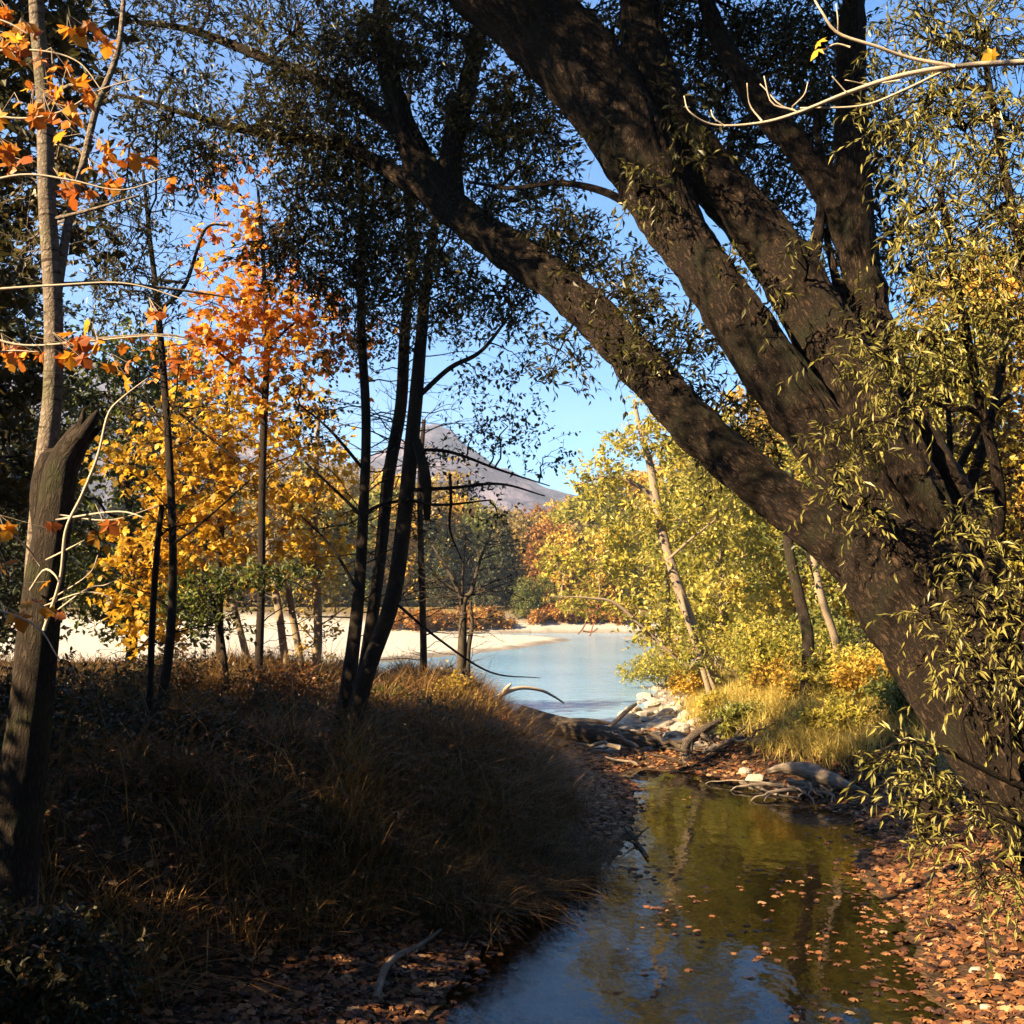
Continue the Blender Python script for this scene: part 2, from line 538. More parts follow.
def stream_material():
    m, nt, out, N, Lk = nodes('clear_brown_water')
    co = N('TexCoord')
    mp = N('Mapping')
    mp.inputs['Scale'].default_value = (1.0, .55, 1)
    Lk(co.outputs['Object'], mp.inputs[0])
    n1 = N('TexNoise', Scale=2.6, Detail=3., Roughness=.5)
    n2 = N('TexNoise', Scale=14., Detail=3., Roughness=.5)
    Lk(mp.outputs[0], n1.inputs['Vector'])
    Lk(mp.outputs[0], n2.inputs['Vector'])
    ad = N('Math', operation='MULTIPLY_ADD')
    ad.inputs[1].default_value = .14
    Lk(n2.outputs[0], ad.inputs[0])
    Lk(n1.outputs[0], ad.inputs[2])
    bp = N('Bump', Strength=.16, Distance=.05)
    Lk(ad.outputs[0], bp.inputs['Height'])
    fr = N('Fresnel', IOR=1.33)
    Lk(bp.outputs[0], fr.inputs['Normal'])
    gl = N('BsdfGlossy', Roughness=.035)
    Lk(bp.outputs[0], gl.inputs['Normal'])
    tr = N('BsdfTransparent')
    tr.inputs[0].default_value = (.78, .52, .26, 1)
    mx = N('MixShader')
    Lk(fr.outputs[0], mx.inputs[0])
    Lk(tr.outputs[0], mx.inputs[1])
    Lk(gl.outputs[0], mx.inputs[2])
    Lk(mx.outputs[0], out.inputs[0])
    return m


def river_material():
    m, nt, out, N, Lk = nodes('milky_river_water')
    co = N('TexCoord')
    n1 = N('TexNoise', Scale=.09, Detail=4.)
    Lk(co.outputs['Object'], n1.inputs['Vector'])
    r = ramp(N, [(.3, .125, .26, .39), (.7, .195, .35, .485)])
    Lk(n1.outputs[0], r.inputs[0])
    mp = N('Mapping')
    mp.inputs['Scale'].default_value = (.6, 1.6, 1)
    Lk(co.outputs['Object'], mp.inputs[0])
    n2 = N('TexNoise', Scale=1.6, Detail=5., Roughness=.6)
    Lk(mp.outputs[0], n2.inputs['Vector'])
    bp = N('Bump', Strength=.35, Distance=.12)
    Lk(n2.outputs[0], bp.inputs['Height'])
    p = N('BsdfPrincipled', Roughness=.12, IOR=1.33)
    Lk(r.outputs[0], p.inputs['Base Color'])
    Lk(bp.outputs[0], p.inputs['Normal'])
    Lk(p.outputs[0], out.inputs[0])
    return m


def rock_material():
    m, nt, out, N, Lk = nodes('pale_river_stone')
    co = N('TexCoord')
    oi = N('ObjectInfo')
    n1 = N('TexNoise', Scale=9., Detail=6.)
    Lk(co.outputs['Object'], n1.inputs['Vector'])
    ad = N('Math', operation='MULTIPLY_ADD')
    ad.inputs[1].default_value = .5
    Lk(oi.outputs['Random'], ad.inputs[0])
    Lk(n1.outputs[0], ad.inputs[2])
    r = ramp(N, [(.3, .12, .095, .068), (.65, .24, .195, .145), (1, .38, .32, .245)])
    Lk(ad.outputs[0], r.inputs[0])
    p = N('BsdfPrincipled', Roughness=.85)
    Lk(r.outputs[0], p.inputs['Base Color'])
    bp = N('Bump', Strength=.5, Distance=.02)
    Lk(n1.outputs[0], bp.inputs['Height'])
    Lk(bp.outputs[0], p.inputs['Normal'])
    Lk(p.outputs[0], out.inputs[0])
    return m


def mountain_material():
    m, nt, out, N, Lk = nodes('bare_wooded_mountain')
    co = N('TexCoord')
    n1 = N('TexNoise', Scale=.02, Detail=10., Roughness=.72)
    Lk(co.outputs['Object'], n1.inputs['Vector'])
    r = ramp(N, [(.38, .018, .019, .032), (.5, .072, .062, .085), (.6, .19, .155, .185)])
    Lk(n1.outputs[0], r.inputs[0])
    p = N('BsdfPrincipled', Roughness=1.)
    p.inputs['Specular IOR Level'].default_value = 0
    Lk(r.outputs[0], p.inputs['Base Color'])
    bp = N('Bump', Strength=.9, Distance=12.)
    Lk(n1.outputs[0], bp.inputs['Height'])
    Lk(bp.outputs[0], p.inputs['Normal'])
    Lk(p.outputs[0], out.inputs[0])
    return m


M['ground'] = ground_material()
M['stream'] = stream_material()
M['river'] = river_material()
M['stone'] = rock_material()
M['mountain'] = mountain_material()

# ------------------------------------------------------------------ terrain
POOL = [ground_px(*p)[:2] for p in [(425, 1024), (500, 935), (585, 868), (634, 832), (640, 800), (612, 775), (645, 768), (760, 781), (830, 799),
                                    (872, 838), (872, 880), (905, 930), (935, 985), (945, 1030)]] + [np.array(p) for p in [(2.95, 7.0), (3.0, 2), (3.0, -3), (-.9, -3), (-.8, 2)]]
RIVER = [(2.6, 26), (.9, 25.4), (-1, 26), (-4, 28), (-8, 31), (-14, 34), (-30, 38), (-90, 42), (-90, 50), (-40, 49), (-20, 47), (-11, 50),
         (-6, 60), (0, 75), (5.2, 95), (3.5, 104), (-1, 111), (-9, 116.5), (2, 118.5), (9, 119), (15.5, 117), (12.6, 108), (11, 80), (7.8, 53), (4.9, 38), (3.4, 30)]
LEFT = [(-2.6, 3), (-2.3, 8), (-.75, 10), (.55, 12.3), (1.05, 14.6), (1.05, 17), (.8, 20), (.6, 23), (-.6, 25), (-4, 27.2), (-8, 30), (-14, 33),
        (-30, 37), (-90, 41), (-90, -60), (-2.6, -60)]
RIGHT = [(4.0, -60), (4.0, 5), (4.3, 8), (5.1, 11), (5.7, 14), (5.4, 17), (4.5, 18.7), (3.9, 20.5), (3.8, 23), (3.5, 26), (4.5, 32), (6.5, 40), (9.5, 54), (12.4, 80),
         (14.5, 108), (20, 121), (400, 140), (400, -60)]


def terrain(X, Y):
    X, Y = np.asarray(X, float), np.asarray(Y, float)
    dp, dr = sdf(POOL, X, Y), sdf(RIVER, X, Y)
    d = np.minimum(dp, dr)
    lb, rb = -sdf(LEFT, X, Y), -sdf(RIGHT, X, Y)
    z = .13 * ss(0, .9, d) + .35 * ss(2, 25, d)
    z = z + 1.25 * ss(-.15, 2.0, lb) + .28 * ss(1.5, 7, lb)
    z = z + (1.15 * ss(-.2, 2.8, rb) + .5 * ss(3, 14, rb)) * (1 - .35 * ss(22, 30, Y) * ss(8, 2, rb))
    far = ss(117, 130, Y + 6 * fbm(X * .03, X * 0 + 3.3, 5))
    z = z + 2.2 * far + .03 * np.maximum(Y - 135, 0)
    n = fbm(X * .9, Y * .9, 1, 4) + .5 * np.maximum(0, fbm(X * 2.3, Y * 2.3, 41, 2))
    z = z + np.where(d > 0, n * .22 * ss(0, 1.5, d) * (1 + 1.2 * ss(0, 3, np.maximum(lb, rb))), 0)
    z = np.where(dp < 0, -.42 * ss(0, 1.3, -dp) + .08 * n, z)
    z = np.where(dr < 0, -1.2 * ss(0, 5, -dr), z)
    e = ((X - 11.2) / 2.4) ** 2 + ((Y - 99) / 4) ** 2
    z = np.where((dr < 0) & (e < 1), z * ss(0, 1, e) + .2 * (1 - e), z)
    return z


def axis(segs):
    out = []
    for a, b, st in segs:
        out.append(np.arange(a, b, st))
    return np.concatenate(out + [np.array([segs[-1][1]])])


def build_ground():
    xs = axis([(-3500, -300, 200), (-300, -60, 20), (-60, -16, 1.5), (-16, -7, .4), (-7, 8, .11), (8, 16, .4), (16, 60, 1.6), (60, 300, 20), (300, 3500, 200)])
    ys = axis([(-300, -20, 20), (-20, 3, 1.2), (3, 22, .11), (22, 30, .2), (30, 60, .6), (60, 130, 1.3), (130, 300, 10), (300, 4000, 200)])
    X, Y = np.meshgrid(xs, ys)
    Z = terrain(X, Y)
    Z = np.where(Y > 300, np.minimum(Z, 7.2), Z)
    Z = np.where(np.abs(X) > 150, np.minimum(Z, 5), Z)
    V = np.stack([X, Y, Z], -1).reshape(-1, 3)
    nx, ny = len(xs), len(ys)
    i = (np.arange(ny - 1)[:, None] * nx + np.arange(nx - 1)[None]).ravel()
    g = Geo()
    g.add(V, quads=np.stack([i, i + 1, i + nx + 1, i + nx], -1))
    me = g.mesh('ground', True, bark=False)
    xf, yf = X.ravel(), Y.ravel()
    lb, rb = -sdf(LEFT, xf, yf), -sdf(RIGHT, xf, yf)
    dr = sdf(RIVER, xf, yf)
    nn = fbm(xf * .5, yf * .5, 31)
    gravel = ss(24.2, 25.5, yf + nn) * (1 - ss(-.6, .8, lb + nn * 2)) * (1 - ss(-.2, 1.4, rb + nn * 2)) * (1 - ss(120, 127, yf + nn * 5))
    gravel = np.maximum(gravel, ss(23, 25, yf) * (dr < .3))
    turf = ss(.2, 1.5, rb + nn * 2) * ss(14, 19, yf)
    turf = np.maximum(turf, ss(120, 135, yf))
    gravel *= .35 + .65 * ss(.1, 2.2, dr + nn * 3)
    bed = ss(.1, -.4, sdf(POOL, xf, yf))
    for nm, v in (('gravel', gravel), ('turf', turf), ('bed', bed)):
        a = me.attributes.new(nm, 'FLOAT', 'POINT')
        a.data.foreach_set('value', v.astype(np.float32))
    tag(link('ground', me, M['ground']), kind='structure')


build_ground()


def sheet(name, x0, x1, y0, y1, z, mat, n=2):
    g = Geo()
    g.add([(x0, y0, z), (x1, y0, z), (x1, y1, z), (x0, y1, z)], quads=[(0, 1, 2, 3)])
    tag(link(name, g.mesh(name, False, bark=False), mat), kind='structure')


sheet('stream_water', -3.5, 6.5, -4, 22.5, 0, M['stream'])
sheet('river_water', -130, 40, 22.5, 122, 0, M['river'])


def H(x, y):
    return float(terrain(np.array([x]), np.array([y]))[0])


# ------------------------------------------------------------------ mountain
def build_mountain():
    RR = 1500.
    pa = [(-1500, 300), (-700, 320), (-300, 300), (-60, 330), (60, 345), (130, 372), (200, 405), (270, 440), (340, 462), (385, 445), (430, 424), (455, 436),
          (490, 462), (520, 476), (560, 488), (620, 498), (720, 505), (900, 500), (1200, 490), (1800, 505), (2600, 540)]
    px = np.array([p[0] for p in pa], float)
    hz = np.array([(HORIZ - p[1]) / F * RR for p in pa])
    u = np.linspace(-1500, 2600, 700)
    r = np.linspace(620, 2300, 170)
    U, Rr = np.meshgrid(u, r)
    prof = np.interp(U, px, hz)
    prof = sum(np.interp(U + k, px, hz) for k in (-9, -4, 0, 4, 9)) / 5
    s = np.where(Rr < RR, ss(620, RR + 120, Rr) ** .9 / ss(620, RR + 120, np.array(RR)) ** .9, 1 - .8 * ss(RR, 2500, Rr))
    X = (U - CX) / F * Rr
    n = fbm(X * .006, Rr * .006, 3, 6)
    Z = prof * s * (1 + .75 * n * (1 - .75 * np.exp(-((Rr - RR) / 130.) ** 2))) + 2 + 9 * fbm(X * .04, Rr * .04, 8, 4) - 42 * np.abs(fbm(X * .011 + Rr * .003, Rr * .004, 17, 4)) * s
    Z[0] = -5
    V = np.stack([X, Rr, Z], -1).reshape(-1, 3)
    nx, ny = len(u), len(r)
    i = (np.arange(ny - 1)[:, None] * nx + np.arange(nx - 1)[None]).ravel()
    g = Geo()
    g.add(V, quads=np.stack([i, i + 1, i + nx + 1, i + nx], -1))
    tag(link('mountain', g.mesh('mountain', True, bark=False), M['mountain']), kind='structure')


build_mountain()
# ------------------------------------------------------------------ the old willow
def stem_geo(geo, pts, k=10, step=.12, rough=.0, seed=0, tone=.5, furrow=0.):
    """pts: (px,py,depth,radius_px) rows -> tube; returns its centre line and radii."""
    W = np.array([at(p[0], p[1], p[2]) for p in pts])
    rad = np.array([p[3] * p[2] / F for p in pts])
    L = np.sum(np.linalg.norm(np.diff(W, axis=0), axis=1))
    n = max(8, int(L / step))
    C = spline(np.column_stack([W, rad]), n)
    P, r = C[:, :3], np.maximum(C[:, 3], .003)
    tubes(geo, P, r, k, tone, True, rough, seed, furrow)
    return P, r


def sunlit_path(c, m=1.9):
    """True where a clump at c would shade what the photo shows in full sun."""
    for y, x0, x1, z0, z1 in [(7.1, 2.5, 4.6, .5, 6.6), (7.4, -3.7, -2.9, 3, 8), (16, -5.2, -1.8, 2.5, 10), (8, 2.8, 4.2, .5, 1.8), (20, 4.2, 8, .3, 3), (28, 3, 9, 0.5, 8)]:
        t = (y - c[1]) / -SUND[1]
        if t < 0:
            continue
        h = c - SUND * t
        if x0 - m < h[0] < x1 + m and z0 - m < h[2] < z1 + m:
            return True
    return False


def build_willow():
    base = at(1250, 985, 6.9)
    base[2] = H(base[0], base[1])
    root = thing('willow_tree', 'huge old leaning willow with dark furrowed forking limbs arching over the stream', 'tree', base)
    g = Geo()
    t0, r0 = stem_geo(g, [(1290, 1060, 6.9, 95), (1160, 925, 6.9, 78), (1060, 805, 7.1, 66), (985, 705, 7.4, 60), (935, 630, 7.7, 58), (885, 555, 8.0, 52), (850, 515, 8.15, 30)], 180, .018, .13, 1, furrow=.05)
    part('trunk', g, M['willow_bark'], root, True)
    limbs = [
        [(925, 620, 7.75, 42), (885, 578, 8.0, 41), (830, 533, 8.3, 35), (770, 491, 8.7, 29), (700, 430, 9.2, 26), (640, 366, 9.8, 24.5), (580, 302, 10.4, 23), (530, 264, 10.8, 22), (470, 222, 11.2, 20), (438, 190, 11.4, 19),
         (405, 130, 11.6, 14), (385, 50, 11.8, 10), (378, -60, 12, 7)],
        [(950, 640, 7.7, 48), (885, 528, 8.05, 44), (818, 432, 8.4, 37), (764, 358, 8.7, 34), (716, 286, 9.0, 31), (676, 226, 9.3, 32), (646, 165, 9.5, 42), (606, 100, 9.7, 47), (556, 40, 9.9, 46), (490, -15, 10.1, 42), (400, -80, 10.3, 36), (300, -140, 10.5, 28)],
        [(965, 625, 7.85, 46), (905, 500, 8.2, 43), (855, 392, 8.6, 38), (812, 312, 8.95, 34), (768, 242, 9.3, 31), (722, 190, 9.55, 29), (684, 140, 9.7, 30), (655, 85, 9.75, 30), (640, 20, 9.9, 24), (645, -60, 10, 20)],
        [(990, 640, 7.9, 40), (955, 525, 8.3, 37), (920, 452, 8.6, 31), (890, 388, 8.9, 26), (870, 320, 9.1, 23), (858, 250, 9.3, 21), (852, 170, 9.5, 19), (850, 90, 9.7, 16), (856, -60, 10, 12)],
        [(884, 372, 8.95, 18), (862, 270, 9.3, 19), (838, 210, 9.5, 18), (800, 150, 9.7, 16), (758, 100, 9.9, 14), (720, 40, 10.1, 11), (690, -50, 10.3, 8)],
    ]
    sk, kr = [t0], [r0]
    for i, l in enumerate(limbs):
        g = Geo()
        l = [(a, b, c, d * (.92 if i == 2 or c > 9 else .86)) for a, b, c, d in l]
        P, r = stem_geo(g, l, 110 if i < 4 else 60, .022, .12, 3 + 7 * i, furrow=.04)
        sk.append(P)
        kr.append(r)
        part('limb', g, M['willow_bark'], root, True)
    g = Geo()
    for b in [
        [(452, 205, 11.3, 14), (452, 150, 11.5, 12), (468, 85, 11.8, 10), (482, 20, 12, 8), (500, -60, 12.2, 6)],
        [(440, 200, 11.3, 12), (405, 180, 11.5, 10), (370, 160, 11.8, 8.5), (330, 143, 12, 7), (270, 135, 12.2, 5), (200, 118, 12.4, 3.5), (140, 100, 12.5, 2.)],
        [(640, 212, 9.4, 5), (605, 192, 9.8, 4), (560, 183, 10.2, 3.2), (510, 188, 10.6, 2.2), (470, 182, 11, 1.4)],
        [(400, 130, 11.6, 9), (340, 90, 12, 7), (270, 60, 12.4, 5.5), (190, 30, 12.8, 4), (120, 20, 13, 2)],
        [(800, 300, 9, 9), (815, 250, 9.3, 7), (822, 190, 9.6, 5), (815, 110, 9.9, 3)],
        [(850, 380, 8.7, 8), (846, 330, 9.0, 7), (838, 290, 9.2, 5), (825, 230, 9.5, 3.)],
        [(985, 590, 7.6, 7), (1000, 500, 7.4, 6), (980, 400, 7.3, 5), (960, 300, 7.3, 4), (940, 190, 7.3, 3)],
        [(1020, 650, 7.2, 8), (1050, 500, 7.1, 7), (1040, 350, 7.1, 5.5), (1010, 200, 7.1, 4.5), (985, 60, 7.2, 3)],
        [(1060, 800, 6.8, 6), (1030, 790, 6.6, 4), (985, 770, 6.5, 3), (940, 748, 6.4, 2.2), (900, 742, 6.4, 1.4), (868, 760, 6.4, .8)],
        [(1080, 840, 6.6, 4), (1030, 828, 6.4, 2.5), (985, 812, 6.3, 1.6), (930, 808, 6.3, 1.)],
        [(1090, 860, 6.4, 4), (1040, 855, 6.1, 2.5), (1005, 850, 6.0, 1.6), (975, 862, 6.0, .9)],
    ]:
        P, r = stem_geo(g, b, 8, .1, .05, 5)
        sk.append(P)
    skel = np.vstack(sk)
    lg, tg = Geo(), g

    def blob(px, py, y, rx, ry, n, tone, size=.095, per=9, tl=.5, sag=.35, droop=.25, dz=None, conn=True, ld=None):
        c = at(px, py, y)
        sx, sz = rx * y / F, ry * y / F
        a = nearest(skel, c) if conn else None
        n = int(n * (1.85 if y > 8.5 else (1.05 if y > 7 else .5)))
        rx, ry = (rx * 1.12, ry * 1.12) if y > 8.5 else (rx, ry)
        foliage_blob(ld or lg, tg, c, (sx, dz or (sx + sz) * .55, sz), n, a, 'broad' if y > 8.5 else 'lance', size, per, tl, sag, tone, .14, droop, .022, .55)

    # dim canopy over the stream (small far leaves), shade put into a darker tone
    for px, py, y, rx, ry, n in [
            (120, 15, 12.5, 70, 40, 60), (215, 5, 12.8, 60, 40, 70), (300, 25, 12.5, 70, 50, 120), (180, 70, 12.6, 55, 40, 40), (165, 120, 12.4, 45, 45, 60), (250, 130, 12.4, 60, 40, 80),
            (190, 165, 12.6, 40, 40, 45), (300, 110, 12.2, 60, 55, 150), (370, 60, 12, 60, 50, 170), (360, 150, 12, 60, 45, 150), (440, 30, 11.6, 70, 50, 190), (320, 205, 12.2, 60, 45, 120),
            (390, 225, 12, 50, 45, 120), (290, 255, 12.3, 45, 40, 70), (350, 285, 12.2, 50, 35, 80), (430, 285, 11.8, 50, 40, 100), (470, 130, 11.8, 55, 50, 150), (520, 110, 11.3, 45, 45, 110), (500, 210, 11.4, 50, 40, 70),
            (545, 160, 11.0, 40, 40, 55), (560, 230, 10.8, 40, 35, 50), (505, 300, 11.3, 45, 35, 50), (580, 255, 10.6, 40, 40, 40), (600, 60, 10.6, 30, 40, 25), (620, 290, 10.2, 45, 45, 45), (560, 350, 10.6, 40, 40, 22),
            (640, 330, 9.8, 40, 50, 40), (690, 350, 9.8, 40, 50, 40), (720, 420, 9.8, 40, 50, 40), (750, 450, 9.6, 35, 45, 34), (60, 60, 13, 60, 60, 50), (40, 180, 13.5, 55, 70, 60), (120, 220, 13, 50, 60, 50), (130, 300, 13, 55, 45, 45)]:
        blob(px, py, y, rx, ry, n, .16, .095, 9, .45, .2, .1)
    # canopy between and behind the limbs, leaf tone darkened for shade as well
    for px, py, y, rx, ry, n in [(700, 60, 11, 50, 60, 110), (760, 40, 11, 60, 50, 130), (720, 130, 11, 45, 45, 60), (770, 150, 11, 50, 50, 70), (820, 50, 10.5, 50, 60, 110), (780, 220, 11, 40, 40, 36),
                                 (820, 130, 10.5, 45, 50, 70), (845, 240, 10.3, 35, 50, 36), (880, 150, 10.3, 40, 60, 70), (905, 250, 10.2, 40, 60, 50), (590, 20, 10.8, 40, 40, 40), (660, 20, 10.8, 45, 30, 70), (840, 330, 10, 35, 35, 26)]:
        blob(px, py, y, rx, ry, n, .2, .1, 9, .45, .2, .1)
    # hanging sunny sprays on the near side, sunlight put into a lighter leaf tone
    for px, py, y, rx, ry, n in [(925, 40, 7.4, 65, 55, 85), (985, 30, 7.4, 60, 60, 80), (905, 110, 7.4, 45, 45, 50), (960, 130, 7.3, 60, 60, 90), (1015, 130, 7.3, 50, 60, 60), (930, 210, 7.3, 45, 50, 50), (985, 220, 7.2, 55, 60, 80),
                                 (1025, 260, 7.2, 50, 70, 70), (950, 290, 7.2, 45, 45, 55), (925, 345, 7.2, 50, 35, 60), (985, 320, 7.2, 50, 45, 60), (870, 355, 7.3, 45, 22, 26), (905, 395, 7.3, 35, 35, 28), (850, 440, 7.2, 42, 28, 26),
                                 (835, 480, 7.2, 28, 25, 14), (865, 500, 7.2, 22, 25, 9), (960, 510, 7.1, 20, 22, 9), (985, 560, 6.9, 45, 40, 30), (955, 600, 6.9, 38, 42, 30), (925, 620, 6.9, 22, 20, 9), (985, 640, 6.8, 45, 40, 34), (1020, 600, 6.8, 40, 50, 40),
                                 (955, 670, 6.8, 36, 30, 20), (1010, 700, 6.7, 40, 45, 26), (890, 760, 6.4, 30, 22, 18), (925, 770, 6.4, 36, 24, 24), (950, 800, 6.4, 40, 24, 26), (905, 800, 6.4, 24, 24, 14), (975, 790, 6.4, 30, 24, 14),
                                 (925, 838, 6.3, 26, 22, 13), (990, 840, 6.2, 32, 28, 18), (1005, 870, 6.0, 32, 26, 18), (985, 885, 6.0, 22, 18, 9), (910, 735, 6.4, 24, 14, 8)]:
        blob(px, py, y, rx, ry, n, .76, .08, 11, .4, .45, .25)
    # sparse sprigs in front of the limbs
    for px, py, y, rx, ry, n in [(675, 110, 9, 25, 25, 5), (655, 190, 8.9, 30, 30, 8), (690, 150, 9, 25, 30, 6), (640, 175, 9, 20, 25, 4), (770, 300, 8.4, 30, 30, 8), (640, 360, 9.3, 30, 30, 8), (735, 260, 8.8, 25, 25, 5), (860, 300, 8, 20, 40, 10),
                                 (810, 250, 8.4, 30, 30, 8), (600, 130, 9.2, 20, 20, 3)]:
        blob(px, py, y, rx, ry, n, .42, .09, 8, .35)
    # the crown above, out over the stream and the near bank
    lsk = np.vstack(sk[:9])
    lsk = lsk[lsk[:, 2] > 2.6 + .6 * lsk[:, 1]]
    k = 0
    while k < 120:
        c = np.array([rng.uniform(-6.5, 3.6), rng.uniform(1.5, 12.5), rng.uniform(7, 14.5)])
        if c[2] < 4.6 + .6 * c[1] or sunlit_path(c):
            continue
        k += 1
        foliage_blob(lg, tg, c, (1.3, 1.3, .8), 75, lsk[np.argsort(np.linalg.norm(lsk - c, axis=1))[int(rng.integers(0, max(2, len(lsk) // 4)))]], 'lance', .17, 8, .7, .3, .35, .12, .2, .03, .6)
    part('branches', tg, M['willow_bark'], root, True)
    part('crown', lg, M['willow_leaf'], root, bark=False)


build_willow()


# ------------------------------------------------------------------ other trees
def px_tree(name, label, cat, stems, blobs, leaf, bark, kind='oval', mul=1, rmul=1, size=.06, tone=.5, per=9, tlen=.4, sag=.2, branches=(), k=12, rough=.05, group=None, droop=0., brad=.012,
            trunk_name='trunk', leaf2=None, extra=None, trad=.003, twigs='twigs', spread=.9, twig_paths=(), tone_j=.16, thin=1., bare=0):
    """A tree laid out from stems of (px,py,depth,radius_px); the first point of the first stem is its foot."""
    f = at(*stems[0][0][:3])
    f[2] = H(f[0], f[1])
    root = thing(name, label, cat, f, group)
    sk = []
    for st in stems:
        g = Geo()
        st = [(a_, b_, c_, d_ * thin) for a_, b_, c_, d_ in st]
        z0 = at(*st[0][:3])
        gz = H(z0[0], z0[1])
        if gz - .1 < z0[2] < gz + 1.6:   # run the foot into the soil
            p0 = ground_px_down(st[0], gz - .12)
            st = [p0] + st
        P, r = stem_geo(g, st, k, .06, rough, int(rng.integers(1000)))
        sk.append(P)
        part(trunk_name, g, bark, root, True)
    tg, lg = Geo(), Geo()
    for b in branches:
        bg = Geo()
        P, r = stem_geo(bg, b, 6, .06, .03, 3)
        part('branch', bg, bark, root, True)
        sk.append(P)
    for b in twig_paths:
        bg = Geo()
        stem_geo(bg, b, 7, .04, .05, 3)
        part('branch', bg, M['pale_twig'], root, True)
    skel = np.vstack(sk)
    for b in blobs:
        px, py, y, rx, ry, n = b[:6]
        tn = b[6] if len(b) > 6 else tone
        c = at(px, py, y)
        sx, sz = rx * y / F * rmul, ry * y / F * rmul
        foliage_blob(lg, tg, c, (sx, (sx + sz) * .5, sz), int(n * mul), nearest(skel, c, .6), kind, size, per, tlen, sag, tn, tone_j, droop, brad, spread, trad)
    if bare:
        bare_twigs(tg, np.vstack(sk[:len(stems)]), bare)
    if tg.n:
        part(twigs, tg, bark, root, True)
    if lg.n:
        part('crown', lg, leaf, root, bark=False)
    return root


def bare_twigs(tg, sk, n):
    """Fine leafless side twigs with two or three forks each."""
    lo, hi = sk[:, 2].min(), sk[:, 2].max()
    ok = sk[(sk[:, 2] > lo + .12 * (hi - lo))]
    st = ok[rng.integers(0, len(ok), n)]
    a = rng.uniform(0, 6.283, n)
    D = norm(np.stack([np.cos(a), np.sin(a) * .7, rng.uniform(-.1, .8, n)], -1))
    L = rng.uniform(.3, 1.3, n)
    s = np.linspace(0, 1, 7)

    def paths(st, D, L):
        P = st[:, None] + D[:, None] * (L[:, None] * s)[..., None]
        P = P + np.cumsum(rng.normal(0, .028, P.shape), 1) * L[:, None, None]
        P[:, 0] = st
        P[..., 2] -= .12 * L[:, None] * s ** 2
        return P
    P = paths(st, D, L)
    tubes(tg, P, np.linspace(.009, .0025, 7)[None] * (.5 + L[:, None] * .6), 4, cap=False)
    for j in (2, 3, 4, 5):
        k = rng.uniform(0, 1, n) < .75
        D2 = norm(D + rng.normal(0, .6, D.shape))
        P2 = paths(P[:, j], D2, L * rng.uniform(.25, .55, n))[k]
        tubes(tg, P2, np.broadcast_to(np.linspace(.004, .0016, 7), P2.shape[:2]), 3, cap=False)


def ground_px_down(st, z):
    """A foot point straight below a stem's first point, given as (px,py,depth,r)."""
    w = at(*st[:3])
    w[2] = z
    v = w - np.array([0, 0, CAMZ])
    yc = v @ _f
    return (CX + F * v[0] / yc, CY - F * (v @ _u) / yc, w[1], st[3] * 1.2)


def tree_parts(height, crown_r, crown_base, leaf, bark, kind='clump', size=.22, nblob=14, ntw=26, per=6, tlen=.6, rad=.12, tone=.5, shape='round', lean=(0, 0), sag=.15, stems=1, spread=.9):
    """Local-space trunk and crown geometry of a freestanding tree."""
    tg, lg = Geo(), Geo()
    sk = []
    for s in range(stems):
        a = rng.uniform(0, 6.28)
        off = np.array([math.cos(a), math.sin(a), 0]) * (0.25 * rad if stems > 1 else 0)
        top = np.array([lean[0], lean[1], height * .93]) + off * 12
        P = spline([off * 2 - np.array([0, 0, .3]), off * 3 + np.array([lean[0] * .15, lean[1] * .15, height * .25]) + rng.normal(0, .015 * height, 3) * [1, 1, 0],
                    off * 6 + np.array([lean[0] * .5, lean[1] * .5, height * .6]) + rng.normal(0, .02 * height, 3) * [1, 1, 0], top], 26)
        tubes(tg, P, np.linspace(rad, rad * .15, 26), 10, rough=.06, seed=int(rng.integers(999)))
        sk.append(P)
    skel = np.vstack(sk)
    bg = Geo()
    for i in range(nblob):
        u = (i + rng.uniform(.2, .8)) / nblob
        h = crown_base + (height - crown_base) * u
        if shape == 'cone':
            rr = crown_r * (1 - u) ** .8 * 1.0 + .15
        elif shape == 'column':
            rr = crown_r * (.75 + .25 * math.sin(u * 3.1))
        else:
            rr = crown_r * math.sin(math.pi * (.18 + .75 * u)) ** .7
        a = i * 2.4 + rng.uniform(-.5, .5)
        q = rng.uniform(.45, .85)
        c = np.array([math.cos(a) * rr * q + lean[0] * u * .8, math.sin(a) * rr * q + lean[1] * u * .8, h])
        br = max(.35, crown_r * rng.uniform(.34, .52) * (1 - .5 * u if shape == 'cone' else 1))
        an = skel[np.argmin(np.linalg.norm(skel - (c - [0, 0, rr * .5]), axis=1))]
        foliage_blob(lg, bg, c, (br, br, br * .75), ntw, an, kind, size, per, tlen, sag, np.clip(tone + rng.normal(0, .14), 0, 1), .12, .05, rad * .3, spread, rad * .05)
    return tg, bg, lg


def put_tree(name, label, x, y, geos, leaf, bark, group=None, cat='tree'):
    root = thing(name, label, cat, (x, y, H(x, y)), group)
    tg, bg, lg = geos
    link('trunk', tg.mesh('trunk', True), bark, root)
    if bg.n:
        link('branches', bg.mesh('branches', True), bark, root)
    link('crown', lg.mesh('crown', bark=False), leaf, root)
    return root


def copy_thing(src, loc, rot=0, sc=1, label=None):
    r = src.copy()
    COL.objects.link(r)
    r.location = loc
    r.rotation_euler = (0, 0, rot)
    r.scale = (sc, sc, sc) if np.isscalar(sc) else sc
    if label:
        r['label'] = label
    for ch in [c for c in src.children]:
        c = ch.copy()
        COL.objects.link(c)
        c.parent = r
    return r


